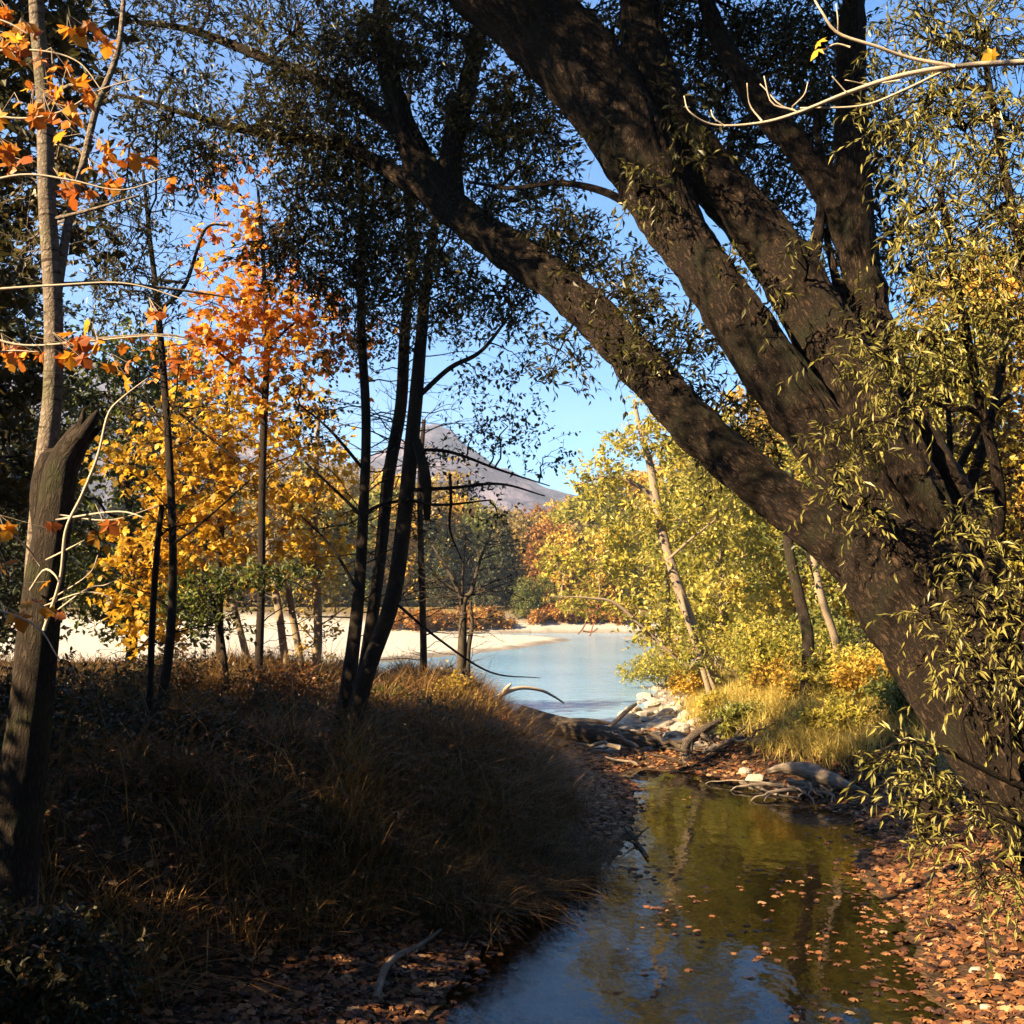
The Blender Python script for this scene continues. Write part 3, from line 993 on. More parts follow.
# pale-barked tree at the left edge
px_tree('birch_tree', 'pale grey barked slender tree rising tall behind the broken mossy stub', 'tree',
        [[(30, 700, 7.5, 13), (38, 560, 7.45, 12), (45, 470, 7.4, 10.5), (53, 390, 7.4, 9.6), (53, 300, 7.4, 9.4), (47, 200, 7.4, 8.8), (44, 100, 7.4, 8.2), (37, 20, 7.4, 7.6), (33, -70, 7.4, 7)],
         [(56, 300, 7.4, 5), (68, 225, 7.5, 4.5), (82, 170, 7.6, 4), (96, 110, 7.7, 3.5), (118, 50, 7.8, 3), (125, -20, 7.9, 2)]],
        [(40, 250, 8.2, 40, 30, 12), (95, 205, 8, 34, 34, 12), (15, 190, 8.3, 40, 50, 22), (70, 140, 8.3, 30, 30, 10), (125, 90, 8.2, 30, 30, 9), (100, 260, 8.2, 40, 30, 12), (20, 260, 8.3, 34, 40, 16)],
        M['alder_leaf'], M['birch_bark'], size=.06, tone=.35, per=8, rough=.05,
        branches=[[(52, 285, 7.4, 3), (110, 283, 7.6, 2), (180, 290, 7.8, 1.4), (245, 300, 8, .7)], [(54, 345, 7.4, 2.6), (110, 338, 7.3, 2), (170, 335, 7.2, 1.2), (205, 345, 7.2, .6)],
                  [(50, 220, 7.4, 2.4), (90, 210, 7.3, 1.6), (140, 195, 7.2, .8)], [(45, 110, 7.4, 2.4), (70, 85, 7.2, 1.8), (100, 96, 7, .8)]])

# broken mossy stub fused beside the birch
px_tree('broken_snag', 'broken mossy dead trunk with jagged stub and pale twigs beside the pale barked trunk', 'dead tree',
        [[(2, 960, 7.2, 27), (16, 830, 7.2, 24), (30, 720, 7.2, 21), (42, 600, 7.2, 19), (54, 520, 7.2, 17), (62, 470, 7.2, 16), (76, 441, 7.2, 13), (84, 430, 7.2, 11)], [(80, 438, 7.15, 7), (92, 420, 7.15, 5), (98, 410, 7.15, 1.5)], [(78, 436, 7.25, 5), (82, 420, 7.25, 3.5), (84, 408, 7.25, 1)], [(86, 440, 7.2, 5), (97, 430, 7.2, 3), (104, 426, 7.2, .8)],
         [(46, 560, 7.25, 9), (44, 500, 7.3, 14), (50, 462, 7.3, 12), (58, 452, 7.3, 6)]], [], None, M['mossy_bark'], k=24, rough=.14,
        twig_paths=[[(44, 630, 7.05, 2), (60, 580, 6.95, 1.6), (66, 530, 6.9, 1.6), (82, 495, 6.9, 1.5), (98, 455, 6.9, 1.4), (108, 415, 6.9, 1.3), (122, 398, 6.9, 1), (148, 378, 6.9, .6)],
                    [(56, 520, 7.05, 1.2), (100, 513, 6.9, 1), (125, 512, 6.85, .9), (145, 518, 6.8, .5)], [(40, 565, 7.05, 1.1), (25, 545, 6.9, 1.1), (5, 530, 6.8, 1)], [(46, 560, 7.05, 1), (70, 548, 6.9, .9), (85, 540, 6.9, .5)],
                    [(30, 590, 7.05, 1.2), (44, 570, 6.9, 1.1), (55, 575, 6.85, 1), (60, 585, 6.8, .6)], [(45, 620, 7.05, 1), (85, 590, 6.9, .8), (105, 585, 6.9, .6), (120, 578, 6.8, .4)], [(44, 606, 7.05, .9), (80, 593, 6.9, .7), (105, 595, 6.8, .6), (115, 608, 6.8, .4)],
                    [(50, 600, 7.05, .8), (88, 575, 6.9, .6), (98, 555, 6.9, .4)], [(60, 515, 7.05, .9), (110, 520, 6.9, .6), (158, 506, 6.9, .4)]])

# cluster of dark stems on the crest of the bank
px_tree('alder_tree', 'dark clump of three leaning alder stems on the grassy bank crest', 'tree',
        [[(338, 745, 13, 10), (350, 670, 13, 8.5), (359, 590, 13.1, 7), (364, 500, 13.2, 6), (366, 420, 13.3, 5.5), (361, 320, 13.5, 5), (362, 220, 13.6, 4), (358, 120, 13.8, 3)],
         [(352, 745, 13.3, 8), (366, 660, 13.3, 7.5), (380, 560, 13.4, 7), (388, 480, 13.5, 7.5), (401, 405, 13.6, 7), (405, 330, 13.7, 6.5), (412, 260, 13.8, 5.5), (405, 160, 14, 4), (412, 60, 14.2, 3)],
         [(348, 745, 12.8, 11), (368, 670, 12.8, 10), (392, 600, 12.9, 9.5), (404, 520, 13, 9), (413, 430, 13.1, 8.5), (420, 350, 13.2, 7.5), (427, 280, 13.4, 6), (440, 190, 13.6, 4.5), (452, 90, 13.8, 3)]],
        [(385, 330, 13.4, 34, 34, 36), (450, 330, 13.6, 40, 26, 30), (350, 350, 13.6, 34, 30, 32), (480, 385, 13.6, 40, 24, 22), (395, 270, 13.5, 44, 40, 60), (440, 240, 13.5, 40, 40, 60), (345, 250, 13.6, 36, 40, 50), (500, 440, 13.4, 40, 20, 16),
         (320, 420, 13.6, 34, 26, 24), (335, 520, 13.4, 30, 26, 14), (440, 460, 13.4, 30, 24, 12), (470, 490, 13.2, 40, 14, 10), (410, 200, 13.8, 50, 40, 60), (520, 410, 13.6, 36, 22, 12), (300, 375, 13.8, 34, 26, 16), (545, 455, 13.3, 36, 26, 10), (520, 360, 13.6, 36, 26, 12), (475, 430, 13.2, 34, 24, 10), (500, 520, 13, 40, 20, 7), (420, 520, 13.2, 20, 24, 8)],
        M['alder_leaf'], M['dark_bark'], mul=1.5, bare=110, thin=.86, size=.065, tone=.35, tlen=.4, per=8, k=14, rough=.07,
        branches=[[(420, 395, 13.1, 3.2), (450, 368, 13.2, 2.8), (480, 352, 13.3, 2.3), (505, 322, 13.4, 1.5), (525, 295, 13.5, .8)], [(412, 450, 13, 2.2), (450, 452, 13, 1.8), (500, 470, 13, 1.3), (550, 486, 13, .6)],
                  [(410, 490, 12.9, 2.4), (450, 488, 12.9, 2), (500, 484, 12.9, 1.4), (545, 496, 12.9, .7)], [(408, 500, 12.8, 2), (440, 505, 12.8, 1.6), (490, 500, 12.8, .8)],
                  [(450, 474, 12.8, 1.6), (451, 500, 12.7, 1.6), (450, 530, 12.7, 1.2), (462, 560, 12.7, .7)], [(398, 605, 12.7, 1.6), (440, 640, 12.6, 1.3), (490, 672, 12.5, 1), (540, 678, 12.5, .4)],
                  [(416, 440, 13, 5), (426, 480, 12.9, 5.5), (427, 520, 12.9, 3.5)], [(366, 520, 13.2, 2.2), (335, 490, 13.2, 1.6), (305, 462, 13.2, .9)], [(358, 590, 13, 2), (330, 545, 13, 1.5), (300, 515, 13, .8)],
                  [(405, 500, 13, 2), (380, 505, 13, 1.6), (360, 515, 13, 1)], [(364, 470, 13.2, 2), (330, 430, 13.3, 1.5), (300, 405, 13.4, .8)]])

# slim stems further along the crest
px_tree('slim_tree', 'slim dark stemmed tree forking beside the yellow maple', 'tree',
        [[(160, 715, 13.5, 7), (170, 640, 13.5, 6), (173, 560, 13.5, 5), (170, 470, 13.5, 5), (164, 380, 13.6, 4.5), (157, 300, 13.7, 4), (150, 240, 13.8, 3), (143, 170, 14, 2)]],
        [(150, 210, 13.9, 22, 30, 10), (120, 300, 13.8, 36, 24, 14), (200, 250, 13.9, 30, 26, 8), (190, 420, 13.6, 30, 24, 12), (130, 420, 13.6, 34, 24, 12), (110, 250, 13.9, 30, 30, 10)],
        M['alder_leaf'], M['dark_bark'], thin=.78, bare=55, size=.06, tone=.35,
        branches=[[(160, 310, 13.7, 2.5), (185, 285, 13.7, 2.2), (205, 230, 13.8, 1.5), (228, 225, 13.8, 1)], [(158, 280, 13.7, 2), (178, 282, 13.7, 1.4), (186, 284, 13.7, .8)], [(172, 545, 13.4, 1.8), (205, 520, 13.4, 1.4), (250, 480, 13.4, .8)],
                  [(164, 400, 13.6, 1.4), (200, 430, 13.5, 1.2), (250, 470, 13.5, .7)]])
px_tree('young_sapling', 'thin dark sapling pole leaning close by the slim dark stem', 'tree',
        [[(150, 690, 12.5, 3.4), (153, 610, 12.5, 3.2), (158, 540, 12.5, 3), (162, 505, 12.5, 2.6)]], [(165, 520, 12.6, 24, 16, 8), (140, 570, 12.6, 22, 18, 7)],
        M['alder_leaf'], M['dark_bark'], size=.055, tone=.3, branches=[[(156, 540, 12.5, 1.2), (172, 528, 12.5, 1), (210, 520, 12.5, .6)]])

# maples
px_tree('maple_tree', 'slender maple with bright orange upper leaves against the sky', 'tree',
        [[(257, 700, 16, 6.5), (261, 600, 16, 5.5), (262, 500, 16, 5), (264, 420, 16, 5), (267, 350, 16, 4.2), (264, 270, 16, 3.2), (258, 190, 16, 2)]],
        [(245, 165, 16, 26, 26, 16, .45), (235, 205, 15.8, 28, 26, 22, .4), (265, 235, 16, 30, 24, 26, .4), (240, 290, 15.8, 40, 28, 48, .4), (285, 300, 15.6, 40, 24, 44, .3), (215, 305, 15.8, 26, 20, 22, .3), (320, 320, 15.6, 36, 22, 36, .25), (260, 335, 15.6, 46, 24, 55, .45),
         (220, 345, 15.6, 38, 24, 42, .5), (305, 355, 15.6, 34, 20, 34, .5), (190, 365, 15.8, 30, 24, 24, .5), (345, 350, 15.5, 22, 14, 14, .2), (255, 385, 15.7, 40, 22, 34, .6), (225, 250, 16.2, 26, 26, 18, .7)],
        M['orange_leaf'], M['dark_bark'], kind='maple', size=.14, mul=.85, bare=40, thin=.72, rmul=1.4, tone_j=.34, per=4, tlen=.65, sag=.2, tone=.4, droop=.35,
        branches=[[(266, 350, 16, 1.6), (300, 320, 15.7, 1.2), (340, 318, 15.5, .6)], [(264, 395, 16, 1.6), (215, 350, 15.7, 1.1), (185, 345, 15.6, .6)]])
px_tree('maple_tree', 'maple with golden yellow lower foliage glowing beside the gravel bar', 'tree',
        [[(222, 690, 19, 5.5), (219, 600, 19, 5), (222, 500, 19, 4.5), (228, 400, 19, 3.5), (235, 330, 19, 2)]],
        [(150, 545, 17.5, 34, 26, 44, .45), (135, 600, 17, 30, 34, 46, .4), (155, 570, 17.2, 34, 26, 40, .5), (190, 440, 18, 44, 30, 60, .5), (245, 440, 18.5, 46, 30, 66, .5), (210, 490, 18, 50, 30, 66, .55), (270, 490, 18.5, 50, 30, 64, .5),
         (150, 450, 18, 34, 26, 32, .45), (310, 470, 19, 44, 30, 44, .5), (200, 540, 18, 46, 28, 52, .6), (265, 550, 18.6, 46, 30, 48, .6), (320, 530, 19, 40, 30, 38, .6), (215, 400, 18.5, 46, 26, 44, .55), (270, 410, 18.5, 46, 24, 40, .5), (180, 500, 17.6, 38, 26, 40, .5),
         (155, 630, 17, 24, 18, 20, .4), (305, 420, 19, 36, 26, 26, .5), (110, 455, 18, 24, 22, 16, .35)],
        M['yellow_leaf'], M['dark_bark'], kind='maple', size=.145, mul=1.12, bare=40, thin=.8, rmul=1.28, tone_j=.28, per=4, tlen=.5, sag=.2, tone=.5, droop=.3)

px_tree('leaning_sapling', 'dark leafy low bough sapling under the yellow maple', 'tree',
        [[(228, 700, 15, 3), (222, 640, 15, 2.6), (212, 600, 15, 2.2), (200, 575, 15, 1.6)]],
        [(200, 590, 15, 36, 18, 40), (240, 580, 15, 36, 16, 36), (180, 610, 15, 30, 16, 26), (290, 575, 15.2, 26, 12, 16), (215, 620, 15, 30, 14, 22)],
        M['green_leaf'], M['dark_bark'], size=.09, tone=.25, sag=.1)

# pale leaning stems behind the crest
for lb, st, bl in [
        ('pale thin trunk leaning left at the foot of the maples', [(252, 700, 20, 4), (247, 660, 20, 3.6), (240, 630, 20, 3.2), (228, 585, 20.2, 3), (218, 550, 20.4, 2.4)], [(225, 560, 20.4, 36, 30, 24)]),
        ('pale straight leaning trunk just right of the maple stem', [(292, 695, 19.5, 4.4), (284, 650, 19.6, 4), (279, 612, 19.7, 3.8), (270, 560, 20, 3.2), (262, 500, 20.2, 2.4)], [(275, 540, 20, 34, 36, 26)]),
        ('pale mottled trunk with a kink between two leaning pale stems', [(305, 692, 19.8, 4), (297, 640, 20, 3.8), (290, 600, 20, 3.4), (286, 550, 20.2, 3), (292, 490, 20.4, 2.2)], [(300, 600, 20.2, 26, 36, 30), (300, 500, 20.4, 34, 36, 26)]),
        ('speckled pale upright trunk nearest the dark alder stems', [(314, 690, 19.2, 4.6), (318, 640, 19.3, 4.4), (317, 590, 19.4, 4), (314, 540, 19.6, 3.6), (316, 470, 19.9, 3), (318, 420, 20, 2.2)], [(325, 580, 19.6, 26, 36, 34), (320, 640, 19.5, 22, 26, 24), (325, 480, 20, 34, 40, 34), (345, 540, 20, 26, 36, 26)])]:
    px_tree('young_tree', lb, 'tree', [st], bl, M['gold_leaf'], M['pale_bark'], bare=16, size=.09, tone=.55, per=8, group='pale young trees behind the bank crest')

px_tree('riverside_sapling', 'thin straight sapling between the alder clump and the bare forked sapling', 'tree',
        [[(424, 690, 20, 4), (423, 620, 20, 3.4), (421, 550, 20, 3.2), (420, 480, 20.2, 2.8), (424, 420, 20.4, 2)]], [(430, 520, 20.2, 24, 40, 20), (425, 590, 20, 18, 30, 12), (440, 470, 20.3, 30, 30, 20)],
        M['gold_leaf'], M['dark_bark'], bare=40, size=.08, tone=.35, per=7)
px_tree('bare_sapling', 'bare forked sapling with spread pale twigs at the river edge', 'tree',
        [[(459, 700, 18, 5.5), (462, 650, 18, 4.6), (463, 612, 18, 4)], [(463, 615, 18, 3), (458, 590, 18, 2.4), (445, 565, 18.1, 1.6), (432, 545, 18.2, .8)], [(463, 612, 18, 3), (472, 590, 18, 2.2), (480, 560, 18.1, 1.5), (492, 530, 18.2, .7)],
         [(468, 655, 18, 2.6), (472, 625, 18, 2.2), (470, 600, 18, 1.4)]],
        [(470, 540, 18.2, 34, 20, 7), (440, 560, 18.2, 26, 16, 5), (465, 670, 17.8, 16, 16, 10)], M['gold_leaf'], M['twig_bark'], bare=45, size=.06, tone=.4, per=4,
        branches=[[(462, 600, 18, 1.6), (463, 570, 18, 1.2), (466, 535, 18.1, .6)], [(470, 594, 18, 1.4), (490, 583, 18, 1), (512, 575, 18, .5)], [(459, 592, 18, 1.2), (438, 580, 18, .9), (425, 582, 18, .4)], [(480, 560, 18.1, 1), (500, 552, 18.1, .5)]])

# dark evergreens at the left
for i, (x, y, h, cr, cb, lb) in enumerate([(-9.6, 19.5, 7.5, 2.2, .8, 'bushy dark evergreen behind the broken mossy stub'), (-7.6, 22, 6.6, 2.0, 1.0, 'olive green bushy tree standing against the mountain foot by the maples'),
                                           (-6.9, 10.0, 8.5, 1.8, .6, 'tall shadowed dark tree at the left edge behind the pale barked trunk'), (-12.5, 25, 9, 2.6, .6, 'dark wide tree deep in the shade at the left beyond the stub'), (-5.1, 9.0, 10, 1.5, 2.6, 'dark small leaved tree rising at the left edge right beside the pale barked trunk')]):
    put_tree('evergreen_tree', lb, x, y, tree_parts(h, cr, cb, None, None, 'clump', .14, 26, 60, 8, .5, .12, .4), M['alder_leaf'] if i == 4 else M['pine_leaf'] if i != 1 else M['green_leaf'], M['dark_bark'])

# ------------------------------------------------------------------ left foreground maple twigs
def maple_sprig():
    base = np.array([-4.05, 5.6, 0])
    base[2] = H(base[0], base[1])
    root = thing('maple_sapling', 'maple sapling at the left edge holding out large orange leaves on thin pale twigs', 'tree', base)
    g = Geo()
    P = spline([base - [0, 0, .2], base + [.1, .1, 2], base + [.2, 0, 4.5], base + [.3, .1, 7]], 60)
    tubes(g, P, np.linspace(.06, .02, 60), 12, rough=.05)
    part('trunk', g, M['twig_bark'], root, True)
    tg, lg = Geo(), Geo()
    tips = []
    for pts in [[(-160, 90), (-60, 60), (20, 50), (75, 60), (105, 95)], [(-160, 90), (-60, 100), (10, 118), (60, 112), (100, 90), (140, 78)], [(-150, 200), (-50, 190), (20, 175), (70, 180), (120, 190), (165, 178)],
                [(-150, 380), (-60, 330), (20, 345), (80, 342), (150, 336), (190, 340)], [(-160, 30), (-60, 10), (0, 20), (30, 35)], [(-160, 400), (-70, 370), (0, 352), (40, 352)],
                [(-150, 300), (-40, 292), (60, 285), (130, 284), (200, 305)], [(-160, 590), (-50, 600), (30, 622), (60, 660)]]:
        y = rng.uniform(5.2, 6.0)
        stem_geo(tg, [(p[0], p[1], y, 1.9 * (1 - i / (len(pts) + .3))) for i, p in enumerate(pts)], 6, .05, .03, 2)
    spots = [(8, 12, 4), (30, 32, 5), (5, 45, 4), (42, 98, 5), (52, 108, 3), (76, 28, 3), (98, 34, 3), (60, 62, 3), (76, 82, 2), (24, 108, 2), (52, 74, 3), (64, 118, 2), (95, 96, 1), (118, 150, 3), (140, 157, 2), (97, 172, 2), (75, 188, 4), (62, 182, 2),
             (100, 148, 1), (85, 104, 2), (10, 348, 4), (22, 356, 4), (40, 352, 2), (62, 348, 3), (130, 345, 1), (158, 312, 3), (102, 338, 2), (120, 368, 3), (5, 150, 3), (18, 170, 2), (10, 620, 2), (38, 612, 2), (30, 600, 1), (118, 178, 2), (92, 148, 1), (160, 180, 1), (8, 530, 2), (6, 560, 2), (92, 545, 2), (105, 520, 1), (175, 345, 1)]
    for px, py, n in spots:
        c = at(px, py, rng.uniform(5.2, 6.0))
        n = int(n * 1.6 + .5)
        pos = c + rng.normal(0, .05, (n, 3)) * [1.2, 1, .7]
        d = rng.normal(size=(n, 3)) * [1, .8, .5] + [.2, 0, -.5]
        nr = rng.normal(size=(n, 3)) * .6 + [-.3, -.5, .7]
        put_leaves(lg, 'maple', pos, d, nr, rng.uniform(.055, .11, n), np.clip(rng.normal(.35, .28, n), 0, 1))
        st = np.stack([np.repeat(c[None] + [-.05, 0, .08], n, 0), pos], 1)
        tubes(tg, st, np.full((n, 2), .0018), 3, cap=False)
    part('twigs', tg, M['pale_twig'], root, True)
    part('crown', lg, M['orange_leaf'], root, bark=False)


maple_sprig()

# bare pale twigs at left and upper right
def twig_thing(name, label, mat, paths, yr, leaves=(), lm=None):
    f = at(paths[0][0][0], paths[0][0][1], yr)
    f[2] = H(f[0], f[1])
    root = thing(name, label, 'tree' if 'sapling' in name else 'branch', f)
    g = Geo()
    w = at(paths[0][0][0], paths[0][0][1], yr)
    if w[2] > f[2] + .3:
        r0 = paths[0][0][2] * yr / F
        tg = Geo()
        P = spline([[w[0] + 1.25, w[1] + .3, f[2] - .1], [w[0] + 1.1, w[1] + .2, f[2] + (w[2] - f[2]) * .4], [w[0] + .95, w[1] + .05, w[2] - .35], [w[0] + .7, w[1] - .1, w[2] + .9], [w[0] + .85, w[1] - .1, w[2] + 2.4]], 60)
        tubes(tg, P, np.linspace(.055, .008, 60), 10, rough=.08)
        part('trunk', tg, M['twig_bark'], root, True)
        tg = Geo()
        bare_twigs(tg, P[20:], 26)
        part('twigs', tg, M['twig_bark'], root, True)
        paths = [[(paths[0][0][0] + 165, paths[0][0][1] + 42, paths[0][0][2] * 1.5), (paths[0][0][0] + 80, paths[0][0][1] + 14, paths[0][0][2] * 1.2)] + list(paths[0])] + list(paths[1:])
    for pts in paths:
        stem_geo(g, [(p[0], p[1], yr + rng.normal(0, .02), p[2]) for p in pts], 7, .04, .05, 3)
    part('branch', g, mat, root, True)
    if leaves:
      for px, py in leaves:
        lg = Geo()
        c = np.array([at(px, py, yr)])
        n = 1
        put_leaves(lg, 'maple', c, rng.normal(size=(n, 3)) * .5 + [-.7, 0, -.1], rng.normal(size=(n, 3)) * .4 + [-.3, -.6, .6], np.full(n, .085), rng.uniform(.5, .9, n))
        part('leaf', lg, lm, root, bark=False)


twig_thing('bare_sapling', 'leafless sapling reaching a long pale curved branch in from the upper right', M['pale_twig'],
           [[(1150, 60, 5), (1080, 58, 4), (1024, 62, 3.2), (960, 66, 2.9), (900, 76, 2.6), (850, 92, 2.2), (800, 112, 1.9), (760, 123, 1.5), (715, 125, 1.1), (690, 112, .8), (684, 96, .6)],
            [(955, 66, 2), (910, 58, 1.9), (875, 46, 1.8), (838, 33, 1.6), (822, 12, 1.3), (812, -5, 1)], [(950, 68, 1.6), (900, 92, 1.4), (860, 106, 1.2), (800, 108, .8)],
            [(798, 112, 1), (780, 105, .9), (768, 92, .7), (760, 84, .5)], [(795, 110, 1), (772, 103, .8), (764, 76, .6)], [(762, 121, 1), (750, 105, .8), (747, 83, .5)], [(725, 126, .8), (714, 118, .6), (711, 110, .4)],
            [(792, 107, .8), (804, 95, .7), (808, 82, .5)], [(838, 33, .9), (838, 20, .8), (836, 4, .5)], [(846, 92, .7), (832, 76, .6)], [(850, 47, 1), (836, 44, 1), (824, 50, .8)], [(900, 80, .8), (870, 84, .7), (845, 80, .4)]], 5.6,
           [(822, 49), (996, 52), (818, 46)], M['yellow_leaf'])
# ------------------------------------------------------------------ right bank trees
px_tree('leaning_tree', 'pale leaning tree with yellow green crown over the right river bank', 'tree',
        [[(722, 695, 29, 6.5), (705, 660, 29, 6), (690, 620, 29, 5.6), (676, 580, 29, 5.2), (664, 540, 29.2, 5), (656, 500, 29.4, 4.6), (650, 465, 29.6, 3.8), (640, 430, 29.8, 2.6), (634, 400, 30, 1.6)],
         [(709, 692, 28.6, 3), (697, 650, 28.7, 2.6), (686, 615, 28.8, 2.4), (676, 570, 29, 2)], [(668, 640, 30, 2.6), (668, 600, 30, 2.4), (667, 560, 30, 2.)]],
        [(600, 475, 29.5, 34, 20, 40), (640, 440, 29.7, 40, 24, 50), (690, 470, 29.6, 36, 26, 40), (620, 520, 29.5, 40, 24, 44), (680, 520, 29.5, 40, 26, 44), (600, 560, 29.5, 34, 22, 34), (640, 570, 29.4, 36, 24, 36), (720, 520, 29.8, 34, 26, 30), (580, 600, 29.5, 24, 14, 20),
         (640, 610, 29.2, 34, 16, 30), (655, 635, 29, 26, 14, 22), (660, 400, 30, 30, 20, 26), (710, 430, 30, 34, 22, 30), (560, 560, 30, 20, 22, 18)],
        M['lime_leaf'], M['pale_bark'], kind='oval', mul=2, size=.16, tone=.6, per=8, tlen=.6, k=12, brad=.016, trad=.005,
        branches=[[(656, 502, 29.4, 3), (645, 490, 29.4, 2.6), (625, 480, 29.4, 2.), (600, 478, 29.4, 1.4), (575, 486, 29.4, .7)], [(690, 668, 28.8, 2.4), (665, 648, 28.8, 2), (640, 625, 28.8, 1.9), (615, 603, 28.8, 1.6), (590, 598, 28.8, 1.2), (550, 596, 28.8, .6)],
                  [(668, 560, 29, 2), (690, 540, 29, 1.4), (715, 520, 29, .8)]])

lime = [tree_parts(10, 3.0, 1.6, None, None, 'clump', .26, 24, 46, 8, .8, .14, .55),
        tree_parts(10, 2.6, 1.2, None, None, 'clump', .24, 26, 44, 8, .8, .12, .45, 'column')]
gold = [tree_parts(9.5, 3.0, 1.8, None, None, 'clump', .26, 22, 46, 8, .8, .13, .5)]
src = None
RT = [(9.0, 50, 1.05, 0, 'lime_leaf'), (13.5, 56, 1.25, 1, 'gold_leaf'), (6.9, 36.5, .78, 1, 'lime_leaf'), (10.5, 39, .95, 2, 'gold_leaf'), (14, 45, 1.15, 0, 'lime_leaf'), (8.2, 31, .62, 0, 'lime_leaf'), (12.2, 33, .95, 1, 'green_leaf'),
      (11, 27.5, .82, 2, 'lime_leaf'), (15.5, 34, 1.2, 0, 'gold_leaf'), (17.5, 28, 1.1, 1, 'green_leaf'), (14, 25, .85, 2, 'gold_leaf'), (11.8, 66, 1.15, 0, 'lime_leaf'), (15, 74, 1.25, 2, 'gold_leaf'), (14.5, 92, 1.2, 1, 'lime_leaf'), (20, 60, 1.3, 0, 'lime_leaf')]
RL = ['yellow green tree leaning from the right bank behind the pale leaning trunk', 'golden tree rising above the lower willow limb far along the bank', 'small yellow green tree over the water on the right bank', 'golden rounded tree behind the green bushes of the right bank',
      'tall lime green tree showing between the willow limbs', 'low bright green tree beside the pale leaning trunk', 'darker green tree behind the right bank bushes', 'yellow green tree right behind the low willow limb', 'tall golden tree in the gap between the willow forks',
      'green tree behind the willow trunk at the right', 'golden tree standing just behind the thick willow trunk', 'yellow green tree where the far river bends right', 'golden tree at the river bend beyond the leaning trees', 'narrow lime tree at the farthest right bank', 'large lime tree deep behind the willow fork']
geos3 = lime + gold
cache = {}
for (x, y, sc, k, lm), lb in zip(RT, RL):
    key = (k, lm)
    loc = (x, y, H(x, y))
    if key not in cache:
        bg = M['pale_bark']
        cache[key] = put_tree('autumn_tree', lb, x, y, geos3[k], M[lm], bg, 'yellow green trees along the right bank')
        o = cache[key]
        o.scale = (sc, sc, sc)
    else:
        o = copy_thing(cache[key], loc, rng.uniform(0, 6), sc, lb)

# dark trunks standing behind the bank bushes
for lb, st in [('dark thick trunk in the shade behind the bright bank bushes', [(806, 690, 22, 6), (808, 640, 22, 6), (800, 600, 22.2, 5.5), (788, 540, 22.4, 5), (790, 470, 22.6, 4)]),
               ('thin pale trunk leaning behind the bright bank bushes', [(842, 690, 22, 4), (835, 640, 22, 3.8), (822, 600, 22, 3.6), (812, 550, 22.2, 3)]),
               ('dark slender trunk close to the low willow limb', [(846, 690, 23, 3.4), (836, 640, 23, 3.2), (820, 590, 23.2, 3), (806, 550, 23.4, 2.4)])]:
    px_tree('bank_tree', lb, 'tree', [st], [(st[-1][0], st[-1][1] - 10, st[-1][2], 50, 40, 40), (st[-1][0] + 30, st[-1][1] + 40, st[-1][2] + .5, 40, 40, 30)], M['green_leaf'],
            M['pale_bark'] if 'pale' in lb else M['mossy_bark'], size=.12, tone=.4, per=8)
# leafy tree behind the willow at the right edge
px_tree('small_tree', 'small russet leaved tree behind the willow at the right edge', 'tree',
        [[(1010, 640, 12, 8), (985, 560, 12, 7), (970, 500, 12, 6), (985, 440, 12.1, 5), (1000, 380, 12.2, 4), (1010, 300, 12.3, 2)], [(965, 640, 12, 4), (945, 540, 12, 3.6), (950, 450, 12.1, 3), (945, 370, 12.3, 2)]],
        [(1000, 410, 12.3, 40, 36, 60), (975, 460, 12.2, 34, 34, 36), (1020, 480, 12.2, 34, 44, 60), (950, 420, 12.4, 26, 36, 24), (1010, 350, 12.3, 34, 34, 50), (985, 530, 12.2, 34, 34, 30), (1030, 560, 12, 40, 50, 50)],
        M['rust_leaf'], M['dark_bark'], size=.07, tone=.3, per=9,
        branches=[[(955, 475, 12, 4), (968, 450, 12, 3.6), (985, 420, 12, 3), (1010, 395, 12, 2)]])

# ------------------------------------------------------------------ bushes
def bush(label, x, y, r, h, leaf, tone=.5, kind='oval', size=.08, n=12, ntw=40, per=9, name='bush', group=None, stems=7, tlen=.35, sag=.25):
    z = H(x, y)
    root = thing(name, label, 'bush', (x, y, z), group)
    lg, tg = Geo(), Geo()
    b = np.array([x, y, z])
    for i in range(n):
        a, q = rng.uniform(0, 6.283), math.sqrt(rng.uniform(.02, 1))
        hh = h * rng.uniform(.28, .82) * (1 - .35 * q)
        c = b + [math.cos(a) * r * q * .8, math.sin(a) * r * q * .8, hh]
        foliage_blob(lg, tg, c, (r * .42, r * .42, h * .24), ntw, b + rng.normal(0, .06, 3) * [1, 1, 0] - [0, 0, .08], kind, size, per, tlen, sag, np.clip(tone + rng.normal(0, .1), 0, 1), .15, .1, .014, .9, .003, .3)
    part('stems', tg, M['twig_bark'], root, True)
    part('foliage', lg, leaf, root, bark=False)
    return root


